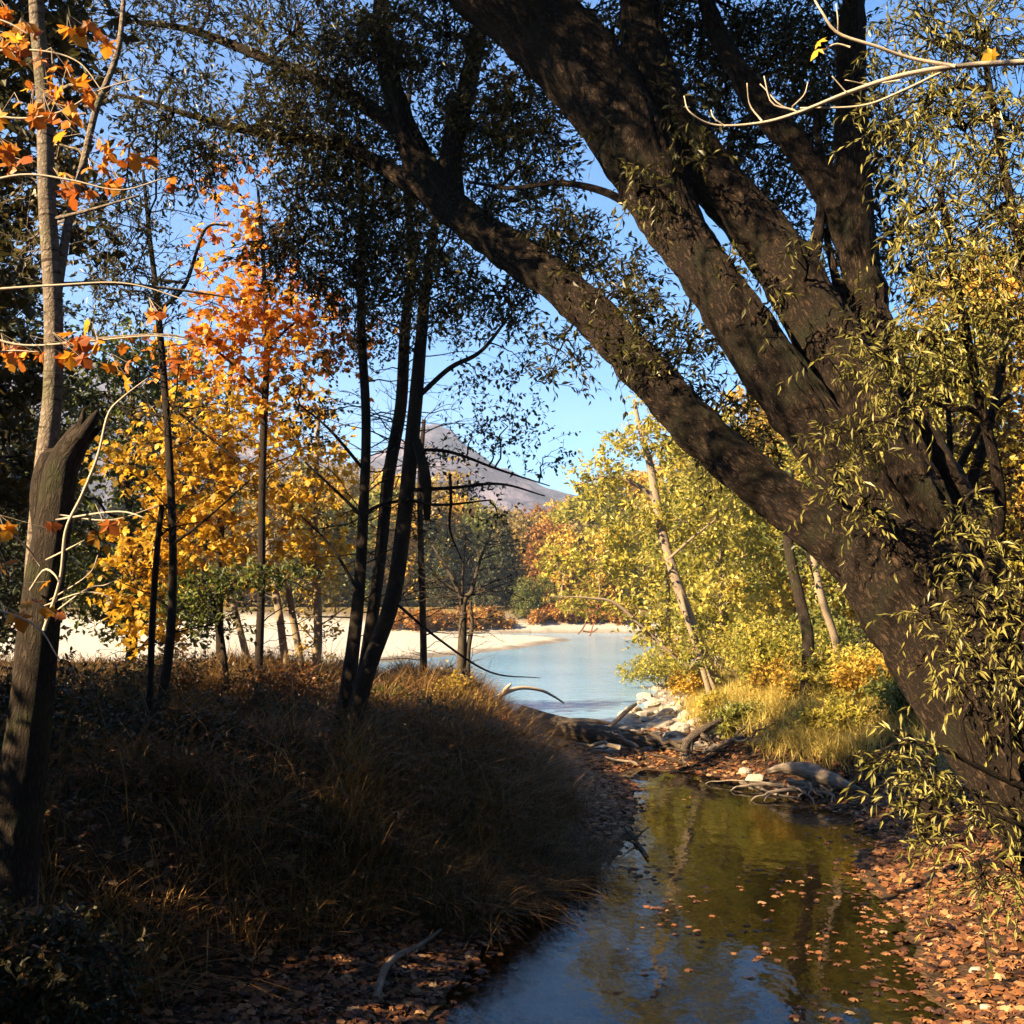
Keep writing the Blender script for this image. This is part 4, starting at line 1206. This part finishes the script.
for px, y, r, h, lm, tn, lb in [
        (745, 27, 1.5, 2.6, 'lime_leaf', .35, 'tall fresh green bush on the right bank beside the pale leaning trunks'), (790, 24.5, 1.3, 2.0, 'lime_leaf', .5, 'green bush in front of the dark trunk on the right bank'),
        (850, 21.5, 1.1, 1.2, 'lime_leaf', .75, 'rounded golden green bush beneath the low willow limb'), (905, 19, .9, .8, 'green_leaf', .5, 'olive bush in the shadow of the willow trunk'),
        (700, 31, .9, 1.2, 'gold_leaf', .6, 'small golden bush at the foot of the pale leaning trunk'), (660, 40, 1.4, 1.8, 'lime_leaf', .55, 'low yellow bush overhanging the river'),
        (820, 27, 1.6, 2.4, 'green_leaf', .45, 'dark green bush deep behind the bright bank bushes'), (812, 22.5, .6, .6, 'gold_leaf', .4, 'russet golden low bush on the sunny bank'), (680, 50, 1.6, 2.0, 'gold_leaf', .6, 'golden bush far along the right bank'), (742, 22.5, .5, .6, 'green_leaf', .6, 'small green bush low on the sunny grass slope'), (835, 19.6, .55, .7, 'lime_leaf', .7, 'pale yellow bush at the top of the bare roots'), (715, 25, .5, .55, 'lime_leaf', .8, 'small straw yellow bush in the grass by the stones'), (872, 20.5, .7, 1.1, 'gold_leaf', .7, 'upright golden bush in front of the willow trunk'), (780, 23.5, .6, .9, 'gold_leaf', .3, 'russet bush midway up the sunny grass slope')]:
    bush(lb, (px - CX) / F * y, y, r, h, M[lm], tn, size=.10, ntw=44)
for px, y, r, h, lm, tn, lb in [
        (115, 14, 1.1, 1.15, 'bramble', .3, 'dark bramble bush in front of the gravel beside the slim stem'), (200, 15, 1.0, .9, 'bramble', .35, 'dark rounded bush under the yellow maple'), (250, 14.5, .8, .7, 'bramble', .5, 'reddish low bush at the foot of the orange maple'),
        (70, 12, 1.0, .9, 'bramble', .3, 'dark leafy bush below the broken stub'), (300, 15.5, .9, .75, 'bramble', .6, 'rusty brown bush beside the alder clump'), (460, 17.2, .55, .7, 'gold_leaf', .35, 'small leafy bush at the foot of the bare forked sapling'),
        (385, 16, .7, .5, 'green_leaf', .35, 'low green bush just behind the alder stems'), (165, 11.5, .8, .6, 'bramble', .4, 'straggly shrub halfway up the shaded bank'), (20, 10.5, 1., .9, 'bramble', .25, 'black shaded bush at the left edge of the bank'), (10, 6.6, .6, .8, 'bramble', .3, 'dark leafy shrub hiding the foot of the broken stub'), (78, 7.0, .55, .75, 'bramble', .35, 'shaded bramble just right of the foot of the broken stub')]:
    bush(lb, (px - CX) / F * y, y, r, h, M[lm], tn, size=.06, ntw=30, n=10)

# ------------------------------------------------------------------ far shore
far_protos = {}


def far_tree(kind, x, y, h):
    spec = {'dark': ('pine_leaf', 'cone', .42, .55), 'gold': ('gold_leaf', 'round', .5, .62), 'tan': ('tan_leaf', 'round', .5, .55), 'lime': ('lime_leaf', 'round', .5, .45), 'rust': ('rust_leaf', 'round', .5, .5), 'green': ('green_leaf', 'round', .45, .5)}
    lab = {'dark': 'dark evergreen in the wood on the far shore', 'gold': 'golden leaved tree in the wood on the far shore', 'tan': 'brownish half bare tree in the wood on the far shore', 'lime': 'yellow green tree in the wood on the far shore',
           'rust': 'rust red tree in the wood on the far shore', 'green': 'green broadleaf tree in the wood on the far shore'}
    lm, shp, sz, tn = spec[kind]
    loc = (x, y, H(x, y) - .1)
    if kind not in far_protos:
        p = put_tree('far_tree', lab[kind], x, y, tree_parts(10, 3.2 if shp != 'cone' else 2.4, .7, None, None, 'clump', sz, 22, 26, 6, 1.0, .16, tn, shp), M[lm], M['twig_bark'], kind + ' trees on the far shore')
        p.scale = (h / 10,) * 3
        far_protos[kind] = p
    else:
        copy_thing(far_protos[kind], loc, rng.uniform(0, 6.28), (h / 10 * rng.uniform(.85, 1.2), h / 10, h / 10))


for px, y, h, k in [(445, 131, 9, 'dark'), (465, 133, 10, 'dark'), (487, 130, 8.5, 'dark'), (506, 134, 9.5, 'dark'), (430, 138, 11, 'dark'), (525, 136, 11, 'tan'), (545, 133, 10, 'rust'), (560, 131, 9, 'gold'), (580, 134, 10, 'tan'), (600, 131, 9, 'gold'),
                    (620, 133, 10, 'lime'), (640, 136, 12, 'lime'), (660, 134, 12, 'gold'), (535, 150, 11.5, 'gold'), (560, 155, 13, 'lime'), (590, 150, 15, 'lime'), (510, 155, 12.5, 'tan'), (480, 152, 13, 'green'), (455, 156, 14.5, 'gold'), (430, 152, 14, 'tan'),
                    (400, 140, 13, 'gold'), (380, 146, 15, 'lime'), (360, 138, 13, 'green'), (335, 142, 14, 'gold'), (310, 136, 13, 'lime'), (285, 142, 15, 'gold'), (260, 135, 13, 'tan'), (235, 140, 14, 'green'), (210, 134, 13, 'gold'), (180, 138, 15, 'dark'),
                    (150, 132, 13, 'dark'), (120, 136, 15, 'dark'), (90, 130, 13, 'dark'), (60, 135, 15, 'dark'), (30, 130, 14, 'dark'), (0, 136, 16, 'dark'), (-30, 130, 15, 'dark'), (620, 156, 18, 'lime'), (650, 152, 18, 'gold'), (690, 140, 16, 'lime'), (730, 136, 17, 'gold'),
                    (770, 140, 18, 'lime'), (820, 138, 18, 'gold'), (870, 140, 19, 'green'), (920, 138, 19, 'gold'), (970, 140, 20, 'lime'), (1020, 138, 20, 'gold'), (500, 175, 13.5, 'tan'), (535, 178, 14, 'rust'), (465, 178, 15, 'rust'), (430, 176, 17, 'tan'), (575, 180, 16, 'gold'),
                    (390, 170, 19, 'gold'), (350, 172, 20, 'tan'), (310, 174, 20, 'green'), (270, 172, 20, 'tan'), (220, 174, 21, 'dark'), (600, 210, 21, 'lime'), (540, 215, 14, 'tan'), (490, 212, 15, 'gold'), (440, 214, 22, 'tan'), (545, 125, 4.5, 'green'), (525, 124, 4.5, 'green')]:
    far_tree(k, (px - CX) / F * y, y, h)
# rust and orange bushes along the far waterline
pr = None
for i, (px, y, h) in enumerate([(428, 119, 3.2), (440, 120, 3.6), (452, 119.5, 3.0), (478, 120, 3.4), (492, 121, 3.2), (507, 120, 2.6), (540, 122, 3), (556, 123, 3.4), (572, 123, 2.8), (590, 123, 2.6), (606, 123, 3.2), (413, 119, 3), (398, 120, 3.2), (620, 123, 3)]):
    x = (px - CX) / F * y
    if pr is None:
        pr = bush('orange red bush at the foot of the far wood', x, y, 1.9, 3.0, M['rust_leaf'], .68, 'clump', .4, 9, 26, 6, group='orange bushes along the far waterline', tlen=.7)
    else:
        s = h / 3.0 * rng.uniform(.55, 1.0)
        copy_thing(pr, (x, y, H(x, y) - .05), rng.uniform(0, 6.28), (s * 1.1, s, s))

# ------------------------------------------------------------------ grass and litter
def blades(geo, X, Y, length, width, lean, tone, tj=.2, sink=.02):
    n = len(X)
    Z = terrain(X, Y) - sink
    P = np.stack([X, Y, Z], -1)
    a = rng.uniform(0, 6.283, n)
    d = np.stack([np.cos(a), np.sin(a), np.zeros(n)], -1)
    L = length * rng.uniform(.5, 1.25, n)
    ln = lean * rng.uniform(.3, 1.6, n)
    sd = np.stack([-np.sin(a + rng.normal(0, .7, n)), np.cos(a), np.zeros(n)], -1)
    w = width * rng.uniform(.6, 1.3, n)
    up = np.array([0, 0, 1.])

    def cp(t):
        return P + up * (L * (t - .45 * ln * t ** 2.2))[:, None] + d * (L * ln * t ** 1.8)[:, None]
    p0, p1, p2, p3 = cp(0), cp(.4), cp(.75), cp(1.)
    V = np.stack([p0 - sd * w[:, None] * .5, p0 + sd * w[:, None] * .5, p1 - sd * w[:, None] * .5, p1 + sd * w[:, None] * .5, p2 - sd * w[:, None] * .33, p2 + sd * w[:, None] * .33, p3], 1)
    T = np.array([[0, 1, 3], [0, 3, 2], [2, 3, 5], [2, 5, 4], [4, 5, 6]])
    tri = (T[None] + (np.arange(n) * 7)[:, None, None]).reshape(-1, 3)
    geo.add(V, tris=tri, tone=np.repeat(np.clip(tone + rng.normal(0, tj, n), 0, 1), 5))


def scatter(n, x0, x1, y0, y1, f):
    X, Y = rng.uniform(x0, x1, n * 3), rng.uniform(y0, y1, n * 3)
    k = rng.uniform(0, 1, n * 3) < f(X, Y)
    return X[k][:n], Y[k][:n]


lbd = lambda X, Y: -sdf(LEFT, X, Y)
rbd = lambda X, Y: -sdf(RIGHT, X, Y)
g = Geo()
X, Y = scatter(42000, -7.5, 2, 7, 27, lambda X, Y: ss(.0, .5, lbd(X, Y)) * (.35 + .9 * ss(-.1, .25, fbm(X * .7, Y * .7, 71))))
nz = fbm(X * .5, Y * .5, 77)
blades(g, X, Y, .34 + .5 * np.clip(nz, -.3, .4), .009, .8, np.clip(.45 + 1.1 * fbm(X * .4, Y * .4, 88), .1, .95))
X, Y = scatter(20000, -1.8, 1.8, 9, 26, lambda X, Y: ss(.05, .4, lbd(X, Y)) * ss(2.6, .8, lbd(X, Y)))
blades(g, X, Y, .62, .008, 1.0, .6)
X, Y = scatter(6000, -14, -4, 12, 26, lambda X, Y: ss(.0, .5, lbd(X, Y)))
blades(g, X, Y, .45, .012, .8, .35)
X, Y = scatter(4200, -1.2, 1.7, 10.1, 13.3, lambda X, Y: ss(-.42, -.2, lbd(X, Y)) * ss(.6, .1, lbd(X, Y)))
blades(g, X, Y, .6, .008, 1.25, .45)
tx, ty = scatter(330, -6.5, 1.6, 7.5, 24, lambda X, Y: ss(.05, .4, lbd(X, Y)))
for kx, ky in zip(tx, ty):
    m = int(rng.uniform(40, 130))
    sp = rng.uniform(.05, .16)
    blades(g, kx + rng.normal(0, sp, m), ky + rng.normal(0, sp, m), rng.uniform(.35, .85), rng.uniform(.006, .011), rng.uniform(.7, 1.4), rng.uniform(.1, .95), .12)
X, Y = scatter(700, -6.5, 1.4, 7.5, 22, lambda X, Y: ss(.2, .8, lbd(X, Y)))
blades(g, X, Y, 1.0, .008, .9, .95, .05)
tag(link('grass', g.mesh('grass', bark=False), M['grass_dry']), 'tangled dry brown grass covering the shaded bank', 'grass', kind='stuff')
g = Geo()
X, Y = scatter(80000, 3, 13, 17, 45, lambda X, Y: ss(.3, 1.1, rbd(X, Y)) * ss(17.5, 18.5, Y) * np.clip(22 / Y, 0, 1) ** 1.5 * (.4 + .9 * ss(-.15, .2, fbm(X * .8, Y * .8, 93))))
blades(g, X, Y, .55 + .5 * np.clip(fbm(X * .7, Y * .7, 99), -.3, .4), .014, .9, np.clip(.58 + .9 * fbm(X * .5, Y * .5, 98), .1, .95))
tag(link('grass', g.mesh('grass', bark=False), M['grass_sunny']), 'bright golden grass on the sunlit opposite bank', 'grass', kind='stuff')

# small leafy undergrowth among the grass
lg, tg = Geo(), Geo()
X, Y = scatter(3600, -7, 1.2, 7.2, 22, lambda X, Y: ss(.3, 1.2, lbd(X, Y)) * (.3 + 1. * ss(-.05, .2, fbm(X * .6, Y * .6, 55))))
P0 = np.stack([X, Y, terrain(X, Y) - .02], -1)
D = rng.normal(size=(len(X), 3)) * .55 + [0, 0, 1.]
leafy_twigs(lg, tg, P0, D, rng.uniform(.22, .85, len(X)), 14, 'oval', .055, .5, np.clip(.5 + 1.6 * fbm(X * .5, Y * .5, 51), .05, .95), .2, .9, .003, .1, s0=.3)
tag(link('undergrowth', lg.mesh('undergrowth', bark=False), M['bramble']), 'low leafy weeds and brambles among the dry bank grass', 'undergrowth', kind='stuff')
tag(link('undergrowth', tg.mesh('undergrowth'), M['twig_bark']), 'thin dry weed stems among the shaded bank grass', 'undergrowth', kind='stuff')

# fallen leaves
g = Geo()


def litter(n, x0, x1, y0, y1, f, size, kind='maple', lift=.012, tone=.5):
    X, Y = scatter(n, x0, x1, y0, y1, f)
    P = np.stack([X, Y, terrain(X, Y) + lift], -1)
    k = len(X)
    a = rng.uniform(0, 6.283, k)
    d = np.stack([np.cos(a), np.sin(a), rng.normal(0, .25, k)], -1)
    put_leaves(g, kind, P, d, rng.normal(size=(k, 3)) * .3 + [0, 0, 1.], size * rng.uniform(.6, 1.3, k), np.clip(rng.normal(tone, .25, k), 0, 1))


shore = lambda X, Y: ss(0.0, .12, sdf(POOL, X, Y)) * ss(0, .3, sdf(RIVER, X, Y))
litter(9000, .2, 6.5, 13, 25.5, lambda X, Y: shore(X, Y) * (1 - ss(.3, 1.4, lbd(X, Y))) * (1 - ss(.8, 2.6, rbd(X, Y))), .11)
litter(7000, 2.6, 6.5, 6, 14, lambda X, Y: shore(X, Y), .09, tone=.45)
litter(6000, -5, .8, 6, 13.5, lambda X, Y: shore(X, Y) * (1 - ss(.3, 1.2, lbd(X, Y))), .09, tone=.4)
litter(7000, -8, 1.5, 8, 24, lambda X, Y: ss(.2, 1, lbd(X, Y)), .09, 'maple', .04, .5)
litter(1600, 4, 11, 17, 32, lambda X, Y: ss(.4, 1, rbd(X, Y)), .10, 'oval', .04, .6)
tag(link('fallen_leaves', g.mesh('fallen_leaves', bark=False), M['litter']), 'carpet of brown fallen leaves along both sides of the stream', 'leaves', kind='stuff')
g = Geo()


def floaters(n, x0, x1, y0, y1, f, size):
    X, Y = scatter(n, x0, x1, y0, y1, f)
    k = len(X)
    P = np.stack([X, Y, np.full(k, .006)], -1)
    a = rng.uniform(0, 6.283, k)
    d = np.stack([np.cos(a), np.sin(a), np.zeros(k)], -1)
    put_leaves(g, 'maple', P, d, rng.normal(size=(k, 3)) * .05 + [0, 0, 1.], size * rng.uniform(.35, 1.3, k), np.clip(rng.normal(.42, .25, k), 0, 1))


inp = lambda X, Y: ss(.0, .05, -sdf(POOL, X, Y))
rim = lambda X, Y: np.clip(-sdf(POOL, X, Y), 0, 9)
floaters(1100, 1.3, 4.9, 6.3, 13, lambda X, Y: inp(X, Y) * (X > 1.2) * np.exp(-rim(X, Y) / .7) * ss(-.12, .22, fbm(X * 1.4, Y * 1.1, 5)), .085)
floaters(160, 1.3, 4.5, 6.5, 12, lambda X, Y: inp(X, Y) * ss(.05, .3, fbm(X * 1.1, Y * .9, 15)), .075)
floaters(60, -.5, 4.5, 7.5, 19, inp, .06)
floaters(220, 2.6, 5, 13, 19.4, lambda X, Y: inp(X, Y) * ss(.9, .0, -sdf(POOL, X, Y)), .09)
floaters(90, .5, 3, 12, 19.4, lambda X, Y: inp(X, Y) * ss(.4, .0, -sdf(POOL, X, Y)), .07)
tag(link('floating_leaves', g.mesh('floating_leaves', bark=False), M['litter']), 'orange and brown leaves floating on the dark stream', 'leaves', kind='stuff')
g = Geo()
X, Y = scatter(5000, -.9, 4.9, 6, 19.4, inp)
P = np.stack([X, Y, terrain(X, Y) + .01], -1)
a = rng.uniform(0, 6.28, len(X))
put_leaves(g, 'maple', P, np.stack([np.cos(a), np.sin(a), a * 0], -1), rng.normal(size=(len(X), 3)) * .2 + [0, 0, 1.], .1 * rng.uniform(.5, 1.2, len(X)), np.clip(rng.normal(.35, .2, len(X)), 0, 1))
tag(link('sunken_leaves', g.mesh('sunken_leaves', bark=False), M['litter']), 'brown sunken leaves lying on the bed of the stream', 'leaves', kind='stuff')

# ------------------------------------------------------------------ driftwood, roots, stones
def stick(name, label, cat, mat, paths, group=None, k=12, rough=.1, step=.04):
    f = at(*paths[0][0][:3])
    g = Geo()
    for p in paths:
        stem_geo(g, p, k, step, rough, int(rng.integers(999)))
    return single(name, g, mat, label, cat, f, group)


stick('fallen_log', 'thick dark fallen log lying across the end of the stream', 'log', M['drift_dark'],
      [[(520, 716, 23.6, 11), (560, 727, 23.2, 11), (600, 735, 22.8, 10.5), (640, 743, 22.4, 9.5), (674, 751, 22.2, 7)], [(612, 742, 22.6, 3), (628, 756, 22, 2.5), (640, 766, 21.6, 1.6)]], k=20, rough=.14)
stick('driftwood_log', 'pale bleached log lying flat behind the dark fallen log', 'log', M['drift_pale'],
      [[(545, 724, 25, 2.4), (575, 721, 25.2, 3), (600, 722, 25.3, 2.6), (612, 724, 25.3, 1.6)]])
stick('driftwood_pole', 'slanting pale pole propped against the stones behind the fallen log', 'branch', M['drift_pale'],
      [[(602, 734, 25, 2.2), (615, 722, 25.4, 2.4), (628, 710, 26, 2.4), (636, 704, 26.3, 1.6)]])
stick('driftwood_branch', 'long curved white branch standing out over the river from the grass tip', 'branch', M['pale_twig'],
      [[(488, 704, 19.5, 2.6), (503, 694, 19.6, 2.4), (520, 688, 19.8, 2), (540, 690, 20, 1.6), (553, 696, 20.2, 1.2), (564, 703, 20.3, .8)], [(498, 700, 19.6, 2.4), (505, 690, 19.6, 2), (511, 684, 19.6, 1.4)]])
stick('driftwood_root', 'dark forked driftwood root standing in the tangle at the stream end', 'driftwood', M['drift_dark'],
      [[(690, 774, 20.5, 3), (684, 752, 21, 4), (692, 738, 21.4, 4.6), (706, 728, 21.6, 4), (722, 720, 21.9, 2.5)], [(690, 742, 21.3, 3.4), (690, 756, 21, 3), (688, 778, 20.4, 2.4)], [(700, 734, 21.5, 3), (712, 742, 21.2, 2), (718, 756, 21, 1.4)],
       [(694, 736, 21.4, 2.6), (680, 742, 21.8, 2), (660, 748, 22, 1.4)]], k=14, rough=.16)
stick('driftwood_root', 'long dark limb sloping up the grassy bank behind the tangle', 'driftwood', M['drift_dark'],
      [[(700, 764, 20.6, 2), (716, 752, 21, 3), (735, 740, 21.4, 3.2), (752, 730, 21.8, 2.6), (790, 712, 22.4, 2.2), (810, 700, 22.8, 1.6)]], rough=.1)
for i in range(16):
    px, py, y = rng.uniform(618, 742), rng.uniform(744, 772), rng.uniform(20.4, 22.4)
    w0 = at(px, py, y)
    w0[2] = H(w0[0], w0[1]) + rng.uniform(.02, .22)
    a, L = rng.uniform(0, 6.28), rng.uniform(.5, 1.4)
    v = np.array([math.cos(a), math.sin(a) * .5, rng.uniform(-.05, .25)]) * L
    w1 = w0 + v
    w1[2] = max(w1[2], H(w1[0], w1[1]) + .02)
    g = Geo()
    tubes(g, limb_path(w0, w1, 12, .06, .025), np.linspace(.045, .018, 12) * rng.uniform(.5, 1.2), 8, rough=.12, seed=i)
    single('driftwood_stick', g, M['drift_dark'] if rng.uniform() < .6 else M['drift_pale'], 'weathered loose stick in the driftwood tangle at the stream end', 'stick', tuple(w0), 'sticks in the driftwood tangle')
# root plate at the foot of the sunny bank
f = at(800, 762, 18.2)
f[2] = H(f[0], f[1])
root = thing('tree_stump', 'pale eroded stump with sprawling bare roots at the foot of the sunny bank', 'stump', f)
g = Geo()
stem_geo(g, [(862, 790, 17.1, 1.5), (846, 785, 17.2, 5), (830, 778, 17.5, 7.5), (808, 771, 17.9, 8), (786, 768, 18.2, 5), (768, 772, 18.3, 3)], 30, .02, .22, 77, furrow=.03)
part('stump', g, M['drift_pale'], root, True)
for i in range(17):
    px, py = rng.uniform(765, 842), rng.uniform(756, 768)
    s0 = at(px, py, rng.uniform(17.6, 18.6))
    s0[2] = H(s0[0], s0[1]) + rng.uniform(.0, .22)
    L = rng.uniform(.45, 1.25)
    a_ = rng.normal(-2.2, .75)
    u = np.linspace(0, 1, 9)
    W = s0 + np.stack([np.cos(a_) * u * L, np.sin(a_) * u * L * .8, u * 0], -1) + np.cumsum(rng.normal(0, .035, (9, 3)), 0) * [1, 1, .2]
    W[:, 2] = np.maximum(terrain(W[:, 0], W[:, 1]), 0) + .02 + (s0[2] - H(s0[0], s0[1])) * (1 - u) ** 1.6 + .05 * np.sin(u * 3.14)
    W[-1, 2] -= .08
    g = Geo()
    r0 = rng.uniform(.018, .05)
    tubes(g, spline(W, 36), r0 * np.linspace(1, .25, 36), 10, rough=.14, seed=i)
    part('root', g, M['drift_pale'], root, True)
# sticks near the water
def on_ground(pts, dz=.02):
    return [np.array([p[0], p[1], max(H(p[0], p[1]), 0) + dz]) for p in pts]


def lying(name, label, mat, px, z, rads, cat='branch', forks=()):
    W = np.array([ground_px(x, y, z) for x, y in px])
    W[:, 2] = np.maximum(terrain(W[:, 0], W[:, 1]), 0) + .03
    W[-1, 2] += .05
    g = Geo()
    n = 40
    tubes(g, spline(W, n), np.interp(np.linspace(0, 1, n), np.linspace(0, 1, len(rads)), rads), 10, rough=.12, seed=5)
    for fpts in forks:
        Q = np.array([ground_px(x, y, zz) for x, y, zz in fpts])
        tubes(g, spline(Q, 16), np.linspace(.016, .005, 16), 7, rough=.1)
    single(name, g, mat, label, cat, tuple(W[0]), None)


lying('fallen_branch', 'bent dead branch lying on the leaf litter at the water edge', M['drift_pale'], [(376, 1006), (384, 982), (398, 966), (420, 952), (441, 940)], .05, [.03, .032, .028, .022, .012],
      forks=[[(398, 966, .06), (405, 972, .1), (416, 968, .12)]])
lying('water_branch', 'dark forked twig sticking out of the stream by the leafy shore', M['drift_dark'], [(648, 858), (640, 846), (632, 838), (624, 832)], .02, [.012, .018, .018, .01],
      forks=[[(634, 840, .03), (640, 834, .1), (650, 826, .22)], [(638, 844, .03), (632, 836, .08), (620, 838, .12)]])
lying('driftwood_stick', 'thin dark stick half hidden in leaf litter near the bent dead branch', M['drift_dark'], [(300, 972), (335, 962), (362, 958)], .05, [.02, .018, .008])
lying('driftwood_stick', 'pale thin stick at the waterline below the bare roots', M['drift_pale'], [(752, 782), (772, 792), (800, 800)], .05, [.02, .018, .008])
# snag far out in the river
stick('river_snag', 'small reddish snag of driftwood far out in the river', 'driftwood', M['litter'],
      [[(578, 634, 100, .7), (583, 628, 100, 1), (586, 622, 100, .6)], [(583, 631, 100, .9), (592, 632, 100, .8), (598, 628, 100, .5)], [(590, 636, 99, .7), (594, 622, 100, .6)]], k=7, step=.2)


def stone_mesh(seed):
    r = np.random.default_rng(seed)
    u, v = 14, 9
    th, ph = np.meshgrid(np.arange(u) * 2 * math.pi / u, np.linspace(-math.pi / 2, math.pi / 2, v))
    D = np.stack([np.cos(ph) * np.cos(th), np.cos(ph) * np.sin(th), np.sin(ph)], -1)
    rad = np.ones(th.shape)
    for _ in range(9):
        nrm = norm(r.normal(size=3))
        rad = np.minimum(rad, r.uniform(.62, .9) / np.maximum(D @ nrm, .05))
    V = (D * rad[..., None] * [1, r.uniform(.65, .95), r.uniform(.42, .65)]).reshape(-1, 3)
    i = (np.arange(v - 1)[:, None] * u + np.arange(u)[None])
    j = (np.arange(v - 1)[:, None] * u + (np.arange(u)[None] + 1) % u)
    g = Geo()
    g.add(V, quads=np.stack([i, j, j + u, i + u], -1).reshape(-1, 4))
    return g.mesh('stone', False, bark=False)


SM = [stone_mesh(s) for s in range(6)]
for me in SM:
    me.materials.append(M['stone'])
n = 0
while n < 170:
    px, py = rng.uniform(600, 700), rng.uniform(676, 756)
    w = ground_px(px, py, .1)
    x, y = w[0], w[1]
    if rbd(np.array([x]), np.array([y]))[0] > .9 or sdf(RIVER, np.array([x]), np.array([y]))[0] < -.35 or y < 22 or y > 42:
        continue
    s = .07 + .3 * rng.uniform() ** 2.2
    o = bpy.data.objects.new('stone', SM[n % 6])
    COL.objects.link(o)
    o.location = (x, y, H(x, y) + rng.uniform(-.15, .2) * s)
    o.rotation_euler = (rng.normal(0, .15), rng.normal(0, .15), rng.uniform(0, 6.28))
    o.scale = (s, s, s)
    tag(o, 'pale angular stone on the shingle by the right edge of the river', 'stone', 'pale stones at the river edge')
    n += 1
for px, py, s in [(640, 694, .7), (655, 688, .6), (672, 672, .9)]:
    w = ground_px(px, py, .1)
for px, py, s, lb in [(756, 776, .22, 'pale stone beside the bare roots at the stream edge'), (745, 770, .16, 'small pale stone nearest the driftwood tangle on the leaf litter'), (975, 965, .07, 'pale stone among leaves at the lower right shore'), (985, 1000, .055, 'smallest stone among fallen leaves at the lower right corner')]:
    w = ground_px(px, py, .1)
    o = bpy.data.objects.new('stone', SM[n % 6])
    COL.objects.link(o)
    o.location = (w[0], w[1], H(w[0], w[1]) + .1 * s)
    o.rotation_euler = (0, 0, rng.uniform(0, 6))
    o.scale = (s, s, s)
    tag(o, lb, 'stone')
    n += 1

# ------------------------------------------------------------------ trees just outside the view that shade the bank
sh = tree_parts(6.2, 2.3, .6, None, None, 'clump', .2, 22, 26, 8, .6, .1, .4)
shade = None
SHADE = [(-7.6, 5.5, .62), (-7.0, 8.2, .8), (-9.0, 2.0, .95), (-10, 6, .9), (-9.6, 9.5, .95), (-5.4, 1.0, .8), (-4.6, -2.5, 1.0), (-7, -3, 1.2), (6.5, 0, 1.6), (9.5, 5, 1.9), (9, -4, 2.0), (3, -6, 1.9), (-1.5, -7, 1.6), (13, 2, 2.2), (13, 9, 1.9), (-13, 8, 1.1)]
for i, (x, y, s) in enumerate(SHADE):
    if shade is None:
        shade = put_tree('hazel_tree', 'leafy hazel outside the view that shades the stream banks', x, y, sh, M['alder_leaf'], M['dark_bark'], 'hazels outside the view')
        shade.scale = (s,) * 3
    else:
        copy_thing(shade, (x, y, H(x, y)), rng.uniform(0, 6.28), s)

# ------------------------------------------------------------------ air, light, sky
if HAZE > 0:
    g = Geo()
    a, b = np.array([-1750, -320, -6]), np.array([2970, 2450, 430])
    V = [(x, y, z) for z in (a[2], b[2]) for y in (a[1], b[1]) for x in (a[0], b[0])]
    g.add(V, quads=[(0, 2, 3, 1), (4, 5, 7, 6), (0, 1, 5, 4), (2, 6, 7, 3), (0, 4, 6, 2), (1, 3, 7, 5)])
    m, nt, out, N, Lk = nodes('pale_air')
    v = N('VolumePrincipled', Density=HAZE)
    v.inputs['Color'].default_value = (.70, .81, 1, 1)
    v.inputs['Anisotropy'].default_value = .2
    Lk(v.outputs[0], out.inputs['Volume'])
    tag(link('haze', g.mesh('haze', bark=False), m), 'thin blue autumn haze in the valley air', 'haze', kind='stuff')

sd = SUND
sl = bpy.data.lights.new('sun', 'SUN')
sl.energy = 5.0
sl.angle = R(.5)
sl.color = (1, .775, .47)
so = bpy.data.objects.new('sun', sl)
so.rotation_euler = Vector(-sd).to_track_quat('-Z', 'Y').to_euler()
so.location = tuple(sd * 60)
COL.objects.link(so)
w = bpy.data.worlds.new('World')
S.world = w
w.use_nodes = True
nt = w.node_tree
sky = nt.nodes.new('ShaderNodeTexSky')
sky.sky_type = 'NISHITA'
sky.sun_disc = False
sky.sun_elevation = SUN_EL
sky.sun_rotation = SUN_AZ
sky.altitude = 500
sky.air_density = 1.0
sky.dust_density = .15
sky.ozone_density = 4
hs = nt.nodes.new('ShaderNodeHueSaturation')
hs.inputs['Saturation'].default_value = 1.5
nt.links.new(sky.outputs[0], hs.inputs['Color'])
nt.links.new(hs.outputs[0], nt.nodes['Background'].inputs[0])
nt.nodes['Background'].inputs[1].default_value = SKY
S.view_settings.view_transform = 'Standard'
S.view_settings.look = 'None'
S.view_settings.exposure = EXPO
S.view_settings.gamma = 1
S.cycles.max_bounces = 8
S.cycles.diffuse_bounces = 3
S.cycles.glossy_bounces = 3
S.cycles.transmission_bounces = 4
S.cycles.transparent_max_bounces = 8
S.cycles.volume_bounces = 0
S.cycles.caustics_reflective = False
S.cycles.caustics_refractive = False
S.cycles.sample_clamp_indirect = 6
S.cycles.use_denoising = True
S.render.film_transparent = False
